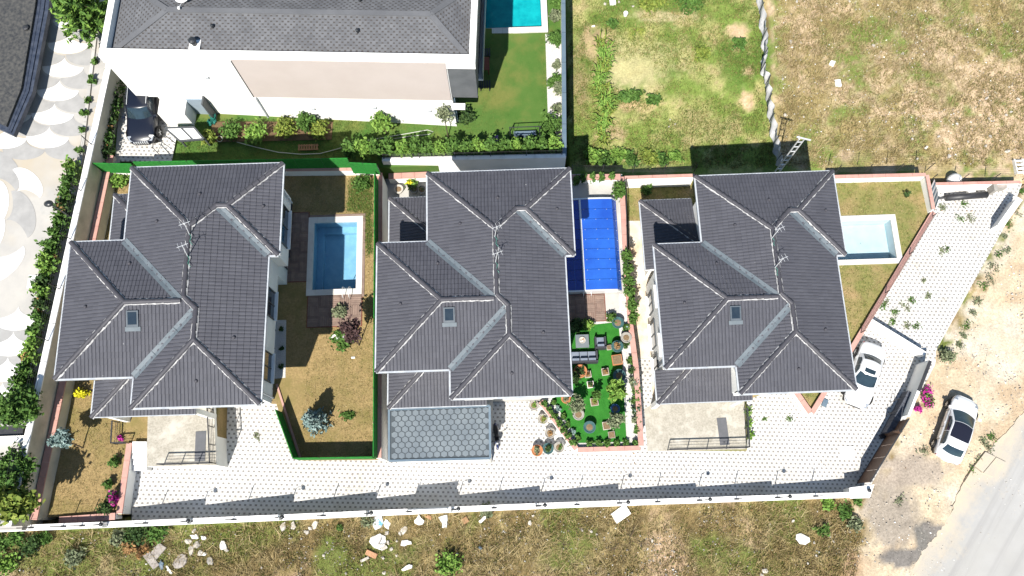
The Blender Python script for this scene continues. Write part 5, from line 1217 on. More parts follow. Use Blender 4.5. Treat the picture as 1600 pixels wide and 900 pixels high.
for i, (px, py) in enumerate(((1585, 330), (1578, 352), (1568, 368), (1572, 390), (1560, 398), (1552, 415), (1548, 435), (1535, 446), (1528, 470), (1520, 490), (1512, 508), (1505, 525), (1498, 538), (1595, 300), (1545, 700), (1530, 718), (1520, 735), (1535, 690), (1444, 702), (1550, 682), (1405, 782))):
    plant('verge_weed', 'weed tuft on the sandy verge, %s counted down the verge' % ORD[i], 'weed', AG(px, py), rs.uniform(.3, .55), rs.uniform(.06, .13), (L_olive, L_mid, L_olive)[i % 3], 95, .07, 'weeds along the sandy verge', spread=.5, stems=1)
# -- grassy field: reeds in a line, bushes
rs = np.random.RandomState(5)
for i in range(13):
    t = i/12; px, py = 941+4*math.sin(i)+4*t, 70+148*t; b = AG(px, py); r = root('maize_plant', b, 'upright leafy plant in the planted line, %s from the top' % ORD[i], 'plant', 'line of upright plants in the field'); V = []
    for j in range(34):
        a = rs.uniform(0, 6.28); L = rs.uniform(.35, .8); o = Vector((rs.uniform(-.35, .35), rs.uniform(-.4, .4), 0)); d = Vector((math.cos(a), math.sin(a), 0)); nn = Vector((-d.y, d.x, 0))*.035; q = b+o
        V += [q-nn, q+nn, q+d*L*.55+nn*1.2+Vector((0, 0, L*.8)), q+d*L*.55-nn*1.2+Vector((0, 0, L*.8))]; V += [q+d*L*.55-nn*1.2+Vector((0, 0, L*.8)), q+d*L*.55+nn*1.2+Vector((0, 0, L*.8)), q+d*L+nn*.2+Vector((0, 0, L*.65)), q+d*L-nn*.2+Vector((0, 0, L*.65))]
    npmesh('leaves', np.array([tuple(v) for v in V]), 4, (L_yell, L_light, L_light)[i % 3], r)
    MB().tube([b, b+Vector((0, 0, .6))], [.03, .012], 5).build('stalk', m_bark, r)
for px, py, rr, h, mt, lab in ((925, 245, .7, .7, L_light, 'light green bush in the field corner beside the wall shadow'), (943, 250, .7, .6, L_mid, 'green bush second from the wall in the field corner'), (965, 243, .7, .6, L_light, 'broad light green bush in the field corner'), (988, 250, .7, .5, L_mid, 'low green bush in the middle of the field corner'), (1012, 248, .75, .5, L_yell, 'yellow-green bush in the field corner'), (1036, 250, .6, .5, L_mid, 'low green bush nearest the roof shadow'), (1055, 246, .5, .4, L_light, 'small low bush at the roof shadow edge'), (1095, 85, .8, .35, L_yell, 'yellowish weed patch in the middle of the green field'), (955, 42, .5, .7, L_mid, 'spiky green clump above the planted line'), (1155, 70, .6, .4, L_mid, 'green clump beside the bare earth patch'), (1020, 5, 1.2, .6, L_yell, 'yellow-green growth along the top of the field'), (1075, 3, 1.4, .5, L_mid, 'green growth along the top of the field')):
    plant('field_bush', lab, 'bush', AG(px, py), rr, h, mt, int(560*rr), .14)
def ridge_tuft(px, py): return AG(px, py)
plant('grass_mound', 'mound of tall green grass in the middle of the field', 'grass clump', AG(985, 152), 1.15, .55, L_mid, 700, .15, ry=.5); plant('grass_mound', 'mound of tall green grass beside the larger mound', 'grass clump', AG(1020, 158), .6, .5, L_mid, 380, .15, ry=.45)
# -- weedy field below the front wall
for i, (px, py, rr, mt) in enumerate(((6, 848, .7, L_mid), (30, 842, .6, L_mid), (52, 852, .7, L_dark), (70, 842, .5, L_mid), (215, 836, .9, L_dark), (245, 832, .8, L_mid), (185, 840, .6, L_olive), (208, 852, .55, L_brown), (225, 862, .4, L_brown), (1290, 788, .6, L_light), (1320, 800, .6, L_mid), (1335, 820, .6, L_olive), (1338, 782, .4, L_mid), (530, 824, .25, L_mid), (575, 812, .5, L_olive), (760, 800, .5, L_olive), (1285, 830, .5, L_mid), (15, 880, .8, L_light), (120, 868, .7, L_olive), (700, 880, .9, L_light))):
    plant('weed_bush', 'weedy bush in the field below the front wall, %s in the count' % ORD[i] if False else 'weedy bush in the dry field below the front wall, %s from the street corner' % ORD[i], 'bush', AG(px, py), rr, rr*.8, mt, int(520*rr), .13, 'weedy bushes below the front wall')

# ------------------------------------------------------------------ grass as stuff
def grass(nm, label, pts, n, h, mats, zf, seed, wdt=.02, blades=5, spread=.09, keep=None, lean=.5, px=True, probs=None):
    rs = np.random.RandomState(seed); P = pts; xs = [p[0] for p in P]; ys = [p[1] for p in P]
    x = rs.uniform(min(xs), max(xs), n*3); y = rs.uniform(min(ys), max(ys), n*3); ok = inpoly(x, y, P)
    if keep is not None: ok &= keep(x, y, rs)
    x = x[ok][:n]; y = y[ok][:n]; N = len(x); z = zf(x, y)
    sc = .5+rs.rand(N)*1.0
    X = np.repeat(x, blades)+rs.normal(size=N*blades)*spread; Y = np.repeat(y, blades)+rs.normal(size=N*blades)*spread; Z = np.repeat(z, blades); S = np.repeat(sc, blades)
    a = rs.uniform(0, 6.28, N*blades); hh = h*S*(.6+.6*rs.rand(N*blades)); le = lean*hh*(.4+rs.rand(N*blades)); w_ = wdt*(.6+.8*rs.rand(N*blades))
    dx, dy = np.cos(a), np.sin(a)
    b0 = np.stack([X-dy*w_, Y+dx*w_, Z-.02], 1); b1 = np.stack([X+dy*w_, Y-dx*w_, Z-.02], 1); t = np.stack([X+dx*le, Y+dy*le, Z+hh], 1)
    V = np.stack([b0, b1, t], 1).reshape(-1, 3); mi = np.repeat(rs.choice(len(mats), N, p=probs), blades)
    o = npmesh(nm, V, 3, mats, None, mi); o['label'] = label; o['category'] = 'grass'; o['kind'] = 'stuff'; return o
gzf = lambda x, y: np.interp(x, GX, GZ)-.03
front = AGp([(-40, 838), (430, 817), (800, 800), (1200, 785), (1330, 784), (1345, 840), (1290, 1240), (-120, 1240)])
grass('dry_grass', 'rough dry grass of the field below the front wall', front, 62000, .125, [G_straw, G_tan, G_green], gzf, 1, .022, probs=[.2, .52, .28])
grass('straw_stalks', 'long pale straw stalks in the field below the front wall', front, 4000, .42, [G_straw, G_tan], gzf, 11, .012, 6, .12, lambda x, y, rs: fbm(x*.5, y*.5, 71) > rs.uniform(.35, .62, len(x)), 1.3)
grass('dry_grass', 'dry straw-coloured grass of the upper right field', AGp([(1205, -60), (1222, 262), (1450, 258), (1640, 262), (1700, -60)]), 24000, .105, [G_straw, G_tan, G_green], gzf, 2, .022, probs=[.36, .44, .2])
grass('straw_stalks', 'long pale straw stalks in the upper right field', AGp([(1205, -60), (1222, 262), (1450, 258), (1640, 262), (1700, -60)]), 2600, .4, [G_straw, G_tan], gzf, 12, .012, 6, .12, lambda x, y, rs: fbm(x*.4, y*.4, 72) > rs.uniform(.35, .62, len(x)), 1.3)
bare = [(AG(px, py), rx, ry) for px, py, rx, ry in ((1155, 46, 1.1, 1.0), (1168, 155, .6, 1.3), (985, 115, 2.0, 1.5), (935, 70, 1.0, 1.6))]
def kp(x, y, rs):
    k = np.ones(len(x), bool)
    for p, rx, ry in bare: k &= (((x-p.x)/rx)**2+((y-p.y)/ry)**2 > rs.uniform(.6, 1.3, len(x)))
    return k
grass('field_grass', 'green grass of the upper middle field', AGp([(888, -60), (1183, -60), (1212, 262), (893, 262)]), 20000, .1, [G_green, G_lush, G_tan], gzf, 3, .022, keep=kp, probs=[.5, .32, .18])
inp1 = lambda x, y, rs: ~((x > A1(438, 400).x) & (x < pool1[1]+.6) & (y > A1(500, 512).y) & (y < pool1[3]+.6))
def lawnkeep1(x, y, rs):
    k = inp1(x, y, rs); vx, vy_ = x+15.684, y-11.74
    k &= ~((vx > -7.7) & (vx < 2.9) & (vy_ > -6.2) & (vy_ < 7.0)); return k & ~inpoly(x, y, [A1(*p) for p in ((222, 560), (345, 560), (345, 740), (222, 740))])
grass('lawn_grass', 'dry tan grass of the first villa lawn', lawn1, 15000, .06, [G_tan, G_straw, G_green], lambda x, y: np.full(len(x), T1), 4, .016, 5, .07, lawnkeep1, .9, probs=[.52, .36, .12])
gc_ = [A1(*p) for p in ((548, 280), (583, 280), (580, 400), (574, 400), (571, 332), (542, 330))]
grass('green_grass', 'fresh green grass between the blue pool and the green fence', gc_, 1500, .12, [G_lush, G_green], lambda x, y: np.full(len(x), T1), 5, .02, 5, .08, None, .8)
def keep3(x, y, rs):
    vx, vy_ = x-16.648, y-12.076
    return ~((vx > -8.6) & (vx < 2.4) & (vy_ > -6.5) & (vy_ < 7.2)) & ~((x > pool3[0]-.5) & (x < pool3[1]+.45) & (y > pool3[2]-.45) & (y < pool3[3]+.45)) & (y > A3(1250, 640).y) & ~((x < A3(1020, 345).x) & (y < A3(1000, 345).y))
grass('lawn_grass', 'yellowing grass around the pale pool', lawn3, 7000, .08, [G_tan, G_green, G_straw], lambda x, y: np.full(len(x), T3), 6, .018, 5, .08, keep3, .8, probs=[.3, .5, .2])
nl = [AN(*p) for p in ((285, 188), (715, 188), (760, 130), (745, 58), (850, 58), (855, 185), (872, 240), (555, 250), (275, 250))]
grass('lawn_grass', 'green lawn grass of the neighbour garden', nl, 9000, .05, [G_lush, G_lush, G_green], lambda x, y: np.array([TN(v) for v in x]), 7, .015, 5, .07, lambda x, y, rs: (y < ys-.15) | (x > xe), .9)
# ------------------------------------------------------------------ cars
def car(label, pos, head, L, W, H, paint, roofmat=None, sunroof=False, suv=False, sedan=False):
    """x runs forward; every part is built in car coordinates and turned with the root"""
    r = root('parked_car', (0, 0, 0), label, 'car'); h = L/2; w2 = W/2; zb = .62 if not suv else .78; gy = .2 if not suv else .28
    bonnet = .86*H/1.47 if not suv else 1.08
    st = [(-h, .70, .62, bonnet*.93), (-h+.07, .86, .42, bonnet*1.07), (-h+.3, .95, .3, bonnet*1.12), (-h+.8, .99, gy, bonnet*1.1), (-.6, 1.0, gy, bonnet*1.08), (.3, 1.0, gy, bonnet*1.05), (h-1.25, .99, gy, bonnet*1.02), (h-.75, .97, gy+.02, bonnet*.97), (h-.35, .91, .28, bonnet*.88), (h-.1, .78, .36, bonnet*.76), (h, .58, .45, bonnet*.66)]
    m = MB(); k = 12; ring = []
    for x, wf, z0, zt in st:
        w_ = w2*wf; pr = [(-w_*.86, z0), (-w_*.97, z0+.1), (-w_, (z0+zt)/2), (-w_*.975, zt-.12), (-w_*.90, zt-.025), (-w_*.45, zt+.03), (0, zt+.045), (w_*.45, zt+.03), (w_*.90, zt-.025), (w_*.975, zt-.12), (w_, (z0+zt)/2), (w_*.97, z0+.1), (w_*.86, z0)]
        ring.append([(x, y, z) for y, z in pr])
    kk = len(ring[0])
    for q in ring: m.v += q
    for i in range(len(ring)-1):
        for j in range(kk): m.f.append([i*kk+j, i*kk+(j+1) % kk, (i+1)*kk+(j+1) % kk, (i+1)*kk+j]); m.mi.append(0)
    m.f.append(list(range(kk))); m.mi.append(0); m.f.append(list(range((len(ring)-1)*kk, len(ring)*kk))[::-1]); m.mi.append(0)
    bo = m.build('body', paint, r, True)
    sb = bo.modifiers.new('smooth', 'SUBSURF'); sb.levels = 1; sb.render_levels = 1
    # cabin: corners of windscreen, roof and rear window
    if sedan: xw0, xw1, xr1, xr0 = h-1.35, h-2.15, -h+1.35, -h+.75
    elif suv: xw0, xw1, xr1, xr0 = h-1.45, h-2.05, -h+.55, -h+.22
    else: xw0, xw1, xr1, xr0 = h-.98, h-2.0, -h+.85, -h+.3
    zc = bonnet*1.06; wbm, wtm = w2*.90, w2*.70
    ns_ = [(xw0, zc-.06, wbm, .24, .0), (xw1, H-.035, wtm, .12, .05), ((xw1+xr1)/2, H+.0, wtm*1.03, .0, .06), (xr1, H-.06, wtm*.98, -.08, .05), (xr0, zc-.0, wbm*.93, -.17, .0)]
    def node(t):
        """smooth run of the cabin from windscreen foot over the roof to the rear window foot"""
        i = min(3, int(t)); f = t-i; P = [ns_[max(0, i-1)], ns_[i], ns_[i+1], ns_[min(4, i+2)]]; c0, c1 = .5, .5
        lin = [P[1][k]+(P[2][k]-P[1][k])*f for k in range(5)]
        cr = [.5*(2*P[1][k]+(P[2][k]-P[0][k])*f+(2*P[0][k]-5*P[1][k]+4*P[2][k]-P[3][k])*f*f+(3*P[1][k]-P[0][k]-3*P[2][k]+P[3][k])*f**3) for k in range(5)]
        return [.55*a_+.45*b_ for a_, b_ in zip(lin, cr)]
    def top(t, q): x, z, w_, bow, crn = node(t); return Vector((x-bow*q*q, w_*q, z-crn*q*q))
    def side(t, v, s): T_ = top(t, s); B_ = Vector((T_.x, s*wbm*1.0, zc-.04)); z_ = min(1, max(0, v)); P_ = T_.lerp(B_, z_); P_.y += s*.035*math.sin(math.pi*z_)*min(1, (T_.z-zc+.05)*3); return P_
    def off(Fn, a_, b_, o):
        e = 1e-3; n_ = (Fn(a_+e, b_)-Fn(a_-e, b_)).cross(Fn(a_, b_+e)-Fn(a_, b_-e)); n_ = n_.normalized() if n_.length > 0 else Vector((0, 0, 1))
        c_ = Vector((0, 0, zc*.6)); p_ = Fn(a_, b_); n_ = n_ if n_.dot(p_-c_) > 0 else -n_; return p_+n_*o
    m = MB(); m.patch(lambda u, v: top(.001+3.998*u, -1+2*v), 28, 12)
    for s in (-1, 1): m.patch(lambda u, v, s=s: side(.001+3.998*u, v, s), 28, 6)
    m.build('cabin', paint, r, True)
    def tpanel(nm, t0, t1, q, mat, o=.012): MB().patch(lambda u, v: off(top, t0+(t1-t0)*u, -q+2*q*v, o), 12, 12).build(nm, mat, r, True)
    tpanel('windscreen', .10, .93, .9, m_carglass); tpanel('rear_window', 3.06, 3.78, .84, m_carglass)
    for s in (-1, 1):
        for a_, b_ in ((.62, 1.92), (2.0, 3.25)): MB().patch(lambda u, v, s=s, a_=a_, b_=b_: off(lambda x_, y_: side(x_, y_, s), a_+(b_-a_)*u, .14+.76*v, .012), 12, 5).build('side_window', m_carglass, r, True)
    if roofmat: tpanel('roof_panel', .97, 2.35, .93, roofmat, .01)
    if sunroof: tpanel('sunroof', 1.12, 1.75, .55, m_carglass, .01)
    # wheels
    for sx in (h-.85, -h+.8):
        for s in (-1, 1):
            rr = .31 if not suv else .38; o = MB(); y = s*(w2-.02); prof = [(rr*.62, -.1), (rr*.95, -.1), (rr, -.06), (rr, .06), (rr*.95, .1), (rr*.62, .1)]
            for i in range(len(prof)-1):
                for j in range(20):
                    t0, t1 = 2*math.pi*j/20, 2*math.pi*(j+1)/20; (r0, y0), (r1, y1) = prof[i], prof[i+1]
                    o.poly([(sx+r0*math.cos(t0), y+y0, rr+r0*math.sin(t0)), (sx+r1*math.cos(t0), y+y1, rr+r1*math.sin(t0)), (sx+r1*math.cos(t1), y+y1, rr+r1*math.sin(t1)), (sx+r0*math.cos(t1), y+y0, rr+r0*math.sin(t1))])
            ty = o.build('wheel', m_black, r); o = MB(); yo = y+s*.085
            o.poly([(sx+rr*.6*math.cos(t), yo-s*.03, rr+rr*.6*math.sin(t)) for t in np.linspace(0, 2*math.pi, 21)[:-1]], 1)
            for j in range(5):
                t = 2*math.pi*j/5; d = Vector((math.cos(t), 0, math.sin(t))); n_ = Vector((-d.z, 0, d.x))*.035; c = Vector((sx, yo, rr)); o.poly([c-n_, c+n_, c+d*rr*.62+n_*1.5, c+d*rr*.62-n_*1.5])
            o.build('rim', [m_silver, m_black], ty); o = MB()
            ar = rr*1.17
            for j in range(14):
                t0, t1 = math.pi*j/14-.1, math.pi*(j+1)/14-.1; o.poly([(sx+a*math.cos(t), s*(w2+.006), rr+a*math.sin(t)) for a, t in ((rr*.98, t0), (ar, t0), (ar, t1), (rr*.98, t1))])
            o.build('wheel_arch', m_black, r)
    for s in (-1, 1):
        MB().box((xw0-.18, s*(w2+.06), zc+.0), (.14, .2, .13)).build('wing_mirror', paint, r)
        MB().hexa([(h-.42, s*w2*.90, bonnet*.66), (h-.12, s*w2*.72, bonnet*.60), (h-.12, s*w2*.5, bonnet*.60), (h-.42, s*w2*.66, bonnet*.68)], [(h-.42, s*w2*.9, bonnet*.86), (h-.1, s*w2*.74, bonnet*.73), (h-.1, s*w2*.5, bonnet*.74), (h-.42, s*w2*.62, bonnet*.9)]).build('headlight', m_lens, r)
        MB().box((-h+.17, s*w2*.74, bonnet*.74), (.2, .2, .16)).build('taillight', m_tail, r)
        for xx in (.05, -.95): MB().box((xx, s*(w2*.955+.02), bonnet*.86), (.18, .03, .03)).build('door_handle', paint, r)
        for xx in (xw0-.35, -.25, -1.15): MB().box((xx, s*(w2*.985), .42), (.012, .03, bonnet*.55)).build('door_seam', m_black, r)
    MB().box((h-.02, 0, bonnet*.42), (.06, W*.5, .16)).build('grille', m_black, r); MB().box((-h-.0, 0, bonnet*.55), (.04, .5, .11)).build('number_plate', m_white, r)
    MB().box((0, 0, .14), (L*.9, W*.84, .3)).build('underbody', m_black, r)
    if suv:
        for k2 in range(7): MB().box((h-.01, -.42+k2*.14, bonnet*.55), (.07, .06, .26)).build('grille_bar', m_silver, r)
        for s in (-1, 1): MB().tube([(xw1-.2, s*wtm*.92, H+.03), (xr1+.1, s*wtm*.92, H+.02)], .02, 6).build('roof_rail', m_silver, r)
    r.location = pos; r.rotation_euler.z = math.atan2(head[1], head[0]); return r
m_carw = M('white_car_paint', (.60, .605, .615), None, rough=.25, spec=.5, coat=.8)
m_carn = M('navy_car_paint', (.006, .008, .016), None, rough=.3, spec=.4, coat=.25)
m_carglass = M('car_glass', (.012, .022, .03), (.02, .035, .045), 2, .04, spec=.8)
m_roofblk = M('black_roof_panel', (.012, .012, .02), None, rough=.15, spec=.6)
m_lens = M('headlight_lens', (.22, .24, .27), None, rough=.15, spec=.7); m_tail = M('tail_lens', (.28, .01, .015), None, rough=.2, spec=.6)
p = AG(1487, 672); car('white hatchback with black roof panel parked on the sandy verge', p+Vector((0, 0, .02)), (.47, .88), 4.5, 1.86, 1.5, m_carw, m_roofblk)
p = AG(1345, 589); car('white sedan with sunroof parked in the yard under the villa eave', p+Vector((0, 0, .03)), (-.42, -.905), 4.45, 1.8, 1.45, m_carw, None, True, sedan=True)
p = AN(232, 181); car('dark navy suv parked beside the large white house', p+Vector((0, 0, .04)), (.03, -1), 4.7, 1.92, 1.75, m_carn, None, False, suv=True)
# scooter next to the garage
p = AG(776, 682); p.z += .03; sc = root('motor_scooter', p, 'dark blue motor scooter in the shade beside the garage', 'scooter'); hd_ = Vector((.08, -1, 0)); sd = Vector((1, .08, 0))
m_navy = M('scooter_blue', (.02, .03, .09), None, rough=.25, spec=.5, coat=.5)
for t in (-.6, .6):
    c = p+hd_*t; o = MB(); pts = [c+hd_*(.22*math.cos(a))+Vector((0, 0, .24+.22*math.sin(a))) for a in np.linspace(0, 2*math.pi, 15)]; o.tube(pts, .05, 7); o.build('wheel', m_black, sc, True)
def ell(nm, c, r3, mat):
    MB().lathe(c, [(math.sin(t)*1.0, -math.cos(t)) for t in np.linspace(.05, math.pi-.05, 9)], 12).build(nm, mat, sc, True) if False else None
    m = MB()
    def S(u, v): th = math.pi*u; ph = 2*math.pi*v; q = Vector((r3[0]*math.sin(th)*math.cos(ph), r3[1]*math.sin(th)*math.sin(ph), r3[2]*math.cos(th))); return c+sd*q.x+hd_*q.y+Vector((0, 0, q.z))
    m.patch(S, 8, 12).build(nm, mat, sc, True)
ell('body', p-hd_*.4+Vector((0, 0, .5)), (.17, .42, .22), m_navy); ell('seat', p-hd_*.28+Vector((0, 0, .74)), (.15, .4, .09), m_black); ell('front_shield', p+hd_*.42+Vector((0, 0, .62)), (.2, .12, .34), m_navy); ell('front_fender', p+hd_*.62+Vector((0, 0, .42)), (.09, .28, .1), m_navy); ell('headlight', p+hd_*.52+Vector((0, 0, .95)), (.1, .09, .09), m_lens)
MB().beam(p-hd_*.1+Vector((0, 0, .3)), p+hd_*.45+Vector((0, 0, .3)), .26, .06).build('footboard', m_black, sc); MB().tube([p+hd_*.36-sd*.34+Vector((0, 0, 1.02)), p+hd_*.44+Vector((0, 0, .98)), p+hd_*.36+sd*.34+Vector((0, 0, 1.02))], .018, 6).build('handlebar', m_dark, sc)
for s in (-1, 1): MB().tube([p+hd_*.4+sd*s*.25+Vector((0, 0, 1.0)), p+hd_*.42+sd*s*.33+Vector((0, 0, 1.2))], .01, 5).build('mirror_stalk', m_dark, sc); MB().lathe(p+hd_*.42+sd*s*.33+Vector((0, 0, 1.19)), [(.02, 0), (.055, .02), (.05, .06)], 8).build('mirror', m_dark, sc)
# ------------------------------------------------------------------ furniture on the turf
m_rattan = M('dark_rattan', (.025, .026, .032), (.045, .046, .055), 25, .7, .4, 60); m_cush = M('slate_cushion', (.13, .155, .20), (.17, .195, .24), 2, .9, .3, 30); m_ttop = M('slate_table', (.105, .125, .135), (.14, .16, .17), 1.5, .5)
p = A2(909, 535); tb = root('coffee_table', p, 'square slate coffee table with a bowl on the turf', 'table')
MB().box((p.x, p.y, .36), (.86, .86, .05)).build('table_top', m_ttop, tb); MB().box((p.x, p.y, .2), (.7, .7, .04)).build('shelf', m_rattan, tb)
for a in (-1, 1):
    for b in (-1, 1): MB().box((p.x+a*.36, p.y+b*.36, .015), (.08, .08, .345)).build('leg', m_rattan, tb)
bw = root('fruit_bowl', (p.x, p.y+.05, .41), 'round bowl with pebbles on the slate coffee table', 'bowl'); MB().lathe((p.x, p.y+.05, .41), [(.08, 0), (.2, .04), (.22, .09), (.2, .09), (.1, .04)], 14).build('bowl', m_rub, bw)
rng = rg(2)
for i in range(6): MB().lathe((p.x+rng.uniform(-.1, .1), p.y+.05+rng.uniform(-.1, .1), .46), [(.02, 0), (.04, .02), (.03, .05)], 7).build('pebble', (m_brick, m_white2)[i % 2], bw)
def seatset(nm, label, p, wdt, dep, n_, flip):
    r = root(nm, p, label, 'sofa' if n_ > 1 else 'armchair'); s = -1 if flip else 1
    MB().box((p.x, p.y, .05), (wdt, dep, .25)).build('base', m_rattan, r); MB().box((p.x, p.y-s*(dep/2-.06), .301), (wdt, .12, .42)).build('backrest', m_rattan, r)
    for e in (-1, 1): MB().box((p.x+e*(wdt/2-.05), p.y+s*.06, .302), (.1, dep-.13, .28)).build('armrest', m_rattan, r)
    for i in range(n_):
        cw = (wdt-.22)/n_; x = p.x-(wdt-.22)/2+cw*(i+.5); MB().box((x, p.y+s*.07, .303), (cw-.02, dep-.2, .14), 0, 0, .96).build('seat_cushion', m_cush, r); MB().box((x, p.y-s*(dep/2-.2), .444), (cw-.03, .15, .3), 0, 0, .92).build('back_cushion', m_cush, r)
seatset('garden_sofa', 'dark rattan sofa with slate cushions below the coffee table', A2(911, 560), 1.8, .78, 3, False)
seatset('garden_armchair', 'dark rattan armchair with slate cushion beside the coffee table', A2(937, 538), .72, .8, 1, False)
# ------------------------------------------------------------------ pots
m_terra = M('terracotta', (.42, .17, .075), (.34, .14, .06), 5, .85, .2, 30); m_gpot = M('grey_pot', (.30, .28, .25), (.22, .21, .19), 4, .8, .2, 30); m_teal = M('teal_glaze', (.03, .075, .078), (.05, .11, .11), 4, .4, spec=.4); m_bluep = M('blue_glaze', (.02, .06, .16), (.04, .10, .22), 4, .25, spec=.6)
m_dsoil = M('pot_soil', (.20, .14, .08), (.12, .08, .045), 12, .95, .6, 40)
def pot(px, py, fz, rr, h, mat, label, leaf=None, n=70, square=False, lh=.4, group='pots around the turf garden'):
    p = fz(px, py); r = root('plant_pot', p, label, 'pot', group)
    if square: m = MB(); m.box(p, (rr*1.7, rr*1.7, h), .1, 0, 1.12); m.build('pot', mat, r); MB().box((p.x, p.y, p.z+h-.0), (rr*1.62, rr*1.62, .015), .1).build('soil', m_dsoil, r)
    else:
        MB().lathe(p, [(rr*.68, 0), (rr*.9, h*.5), (rr*.98, h*.88), (rr*1.08, h*.9), (rr*1.08, h), (rr*.9, h), (rr*.88, h*.9)], 20).build('pot', mat, r, False); MB().lathe((p.x, p.y, p.z+h*.86), [(rr*.89, 0), (rr*.5, .03), (.02, .045)], 16).build('soil', m_dsoil, r)
    if leaf:
        SEED[0] += 1; rs = np.random.RandomState(SEED[0]); P, Q = clumps((p.x, p.y, p.z+h+lh*.4), (rr*.8, rr*.8, lh*.5), n, 6, rs, .3); npmesh('plant', quads(P, .09, rs, .4), 4, leaf, r)
    return r
def APG(px, py): q = AG(px, py); q.z += .03; return q
Y_ = 'on the white paving '
pot(834, 635, APG, .31, .5, m_gpot, 'grey pot '+Y_+'just below the eave', L_light, 40); pot(848, 656, APG, .31, .5, m_gpot, 'grey pot '+Y_+'second below the eave', L_yell, 40); pot(859, 678, APG, .32, .5, m_gpot, 'grey pot '+Y_+'third below the eave', L_brown, 30)
pot(839, 705, APG, .34, .55, m_terra, 'terracotta pot '+Y_+'at the end of the cluster', L_olive, 90); pot(856, 702, APG, .33, .55, m_teal, 'teal pot full of leaves '+Y_, L_dark, 260); pot(873, 700, APG, .32, .5, m_gpot, 'grey pot '+Y_+'nearest the diagonal wall', L_mid, 40)
pot(884, 624, A2, .3, .45, m_terra, 'terracotta pot half under the villa eave', L_olive, 50); pot(903, 649, A2, .34, .5, m_gpot, 'grey pot on the turf beside the olive tree'); pot(920, 669, A2, .36, .6, m_teal, 'large teal pot on the lower turf')
pot(960, 640, A2, .28, .5, m_bluep, 'dark blue glazed pot on the lower turf'); pot(947, 666, A2, .26, .3, m_rub, 'pale square stone pot at the lower turf', None, square=True); pot(955, 680, A2, .22, .25, m_grub, 'small grey square pot at the lower turf edge', None, square=True)
pot(928, 629, A2, .26, .3, m_rub, 'pale square pot with a plant in the middle of the turf', L_yell, 60, True); pot(922, 602, A2, .22, .3, m_white2, 'small white square pot below the terracotta pot', L_dark, 30, True)
pot(964, 507, A2, .36, .55, m_teal, 'teal pot beside the deck and the gravel'); pot(977, 530, A2, .33, .55, m_gpot, 'beige pot in the gravel bed below the deck'); pot(963, 544, A2, .36, .6, m_teal, 'teal pot with dry plant beside the armchair', L_brown, 40)
pot(963, 564, A2, .34, .45, m_terra, 'square terracotta box beside the gravel bed', None, square=True); pot(966, 589, A2, .38, .6, m_teal, 'large teal pot above the light green tree'); pot(906, 582, A2, .4, .5, m_terra, 'large round terracotta pot below the sofa', L_dark, 90)
pot(918, 586, A2, .22, .3, m_rub, 'tan stone pot beside the large terracotta pot', L_brown, 30, True); pot(945, 582, A2, .24, .3, m_rub, 'tan block pot with a thin sapling', L_brown, 25, True); pot(951, 544, A2, .16, .25, m_rub, 'small tan block pot beside the armchair', None, square=True)
pot(895, 585, A2, .16, .3, m_rub, 'narrow pale pot at the villa eave below the sofa', L_yell, 30, True)
for i, (px, py, rr) in enumerate(((624, 299, .3), (648, 299, .28), (660, 300, .28))): pot(px, py, A2, rr, .45, (m_rub, m_gpot, m_gpot)[i], 'pot behind the middle villa, %s from the green fence' % ORD[i], L_olive if i else None, 40, group='pots behind the middle villa')
# ------------------------------------------------------------------ neighbour's patio
p = AN(757, 108); pt = root('patio_table', p, 'red-brown wooden table on the shaded lawn beside the white house', 'table')
for i in range(2): MB().box((p.x-.19+.38*i, p.y, p.z+.7), (.36, 1.0, .05)).build('table_board', m_redwood, pt)
for a in (-1, 1):
    for b in (-1, 1): MB().box((p.x+a*.3, p.y+b*.42, p.z), (.07, .07, .7)).build('leg', m_redwood, pt)
for py, lab in ((87, 'above'), (137, 'below')):
    p = AN(758, py); r = root('garden_bench', p, 'dark slatted bench %s the red-brown table' % lab, 'bench')
    for i in range(5): MB().box((p.x-.32+.16*i, p.y, p.z+.42), (.11, .62, .03)).build('slat', m_dark, r)
    for a in (-1, 1): MB().box((p.x+a*.3, p.y, p.z), (.06, .55, .42)).build('leg', m_dark, r)
p = AN(820, 214); sw_ = root('swing_frame', p, 'dark metal swing frame in front of the long hedge', 'swing')
for a in (-1, 1):
    q = p+Vector((a*1.0, 0, 0)); MB().tube([q+Vector((0, -.4, 0)), q+Vector((0, 0, 1.5)), q+Vector((0, .4, 0))], .035, 6).build('leg', m_dark, sw_)
MB().tube([p+Vector((-1.05, 0, 1.5)), p+Vector((1.05, 0, 1.5))], .035, 6).build('top_bar', m_dark, sw_); MB().box(p+Vector((0, 0, .4)), (1.5, .45, .05)).build('seat', m_bluemetal, sw_); MB().box(p+Vector((0, -.24, .45)), (1.5, .05, .4)).build('backrest', m_bluemetal, sw_)
for a in (-.7, .7): MB().tube([p+Vector((a, 0, 1.5)), p+Vector((a, 0, .45))], .012, 5).build('chain', m_dark, sw_)
p = AN(482, 231); pb = root('wooden_pallet', p, 'small orange wooden pallet on the shaded neighbour lawn', 'pallet')
for i in range(8): MB().box((p.x-.6+.17*i, p.y, p.z+.1), (.1, .42, .025)).build('slat', m_wood, pb)
for dy in (-.15, .15): MB().box((p.x, p.y+dy, p.z+.0), (1.35, .07, .1)).build('bearer', m_wood, pb)
rs = np.random.RandomState(3); q = [AN(px, py, .03) for px, py in ((370, 222), (400, 230), (435, 238), (470, 241), (500, 240), (530, 232), (560, 222), (600, 215), (640, 208), (668, 203), (677, 206), (670, 210), (640, 213), (615, 217))]
MB().tube(q, .028, 5).build('garden_hose', m_hose, None, True, 'pale garden hose lying across the neighbour lawn', 'hose')
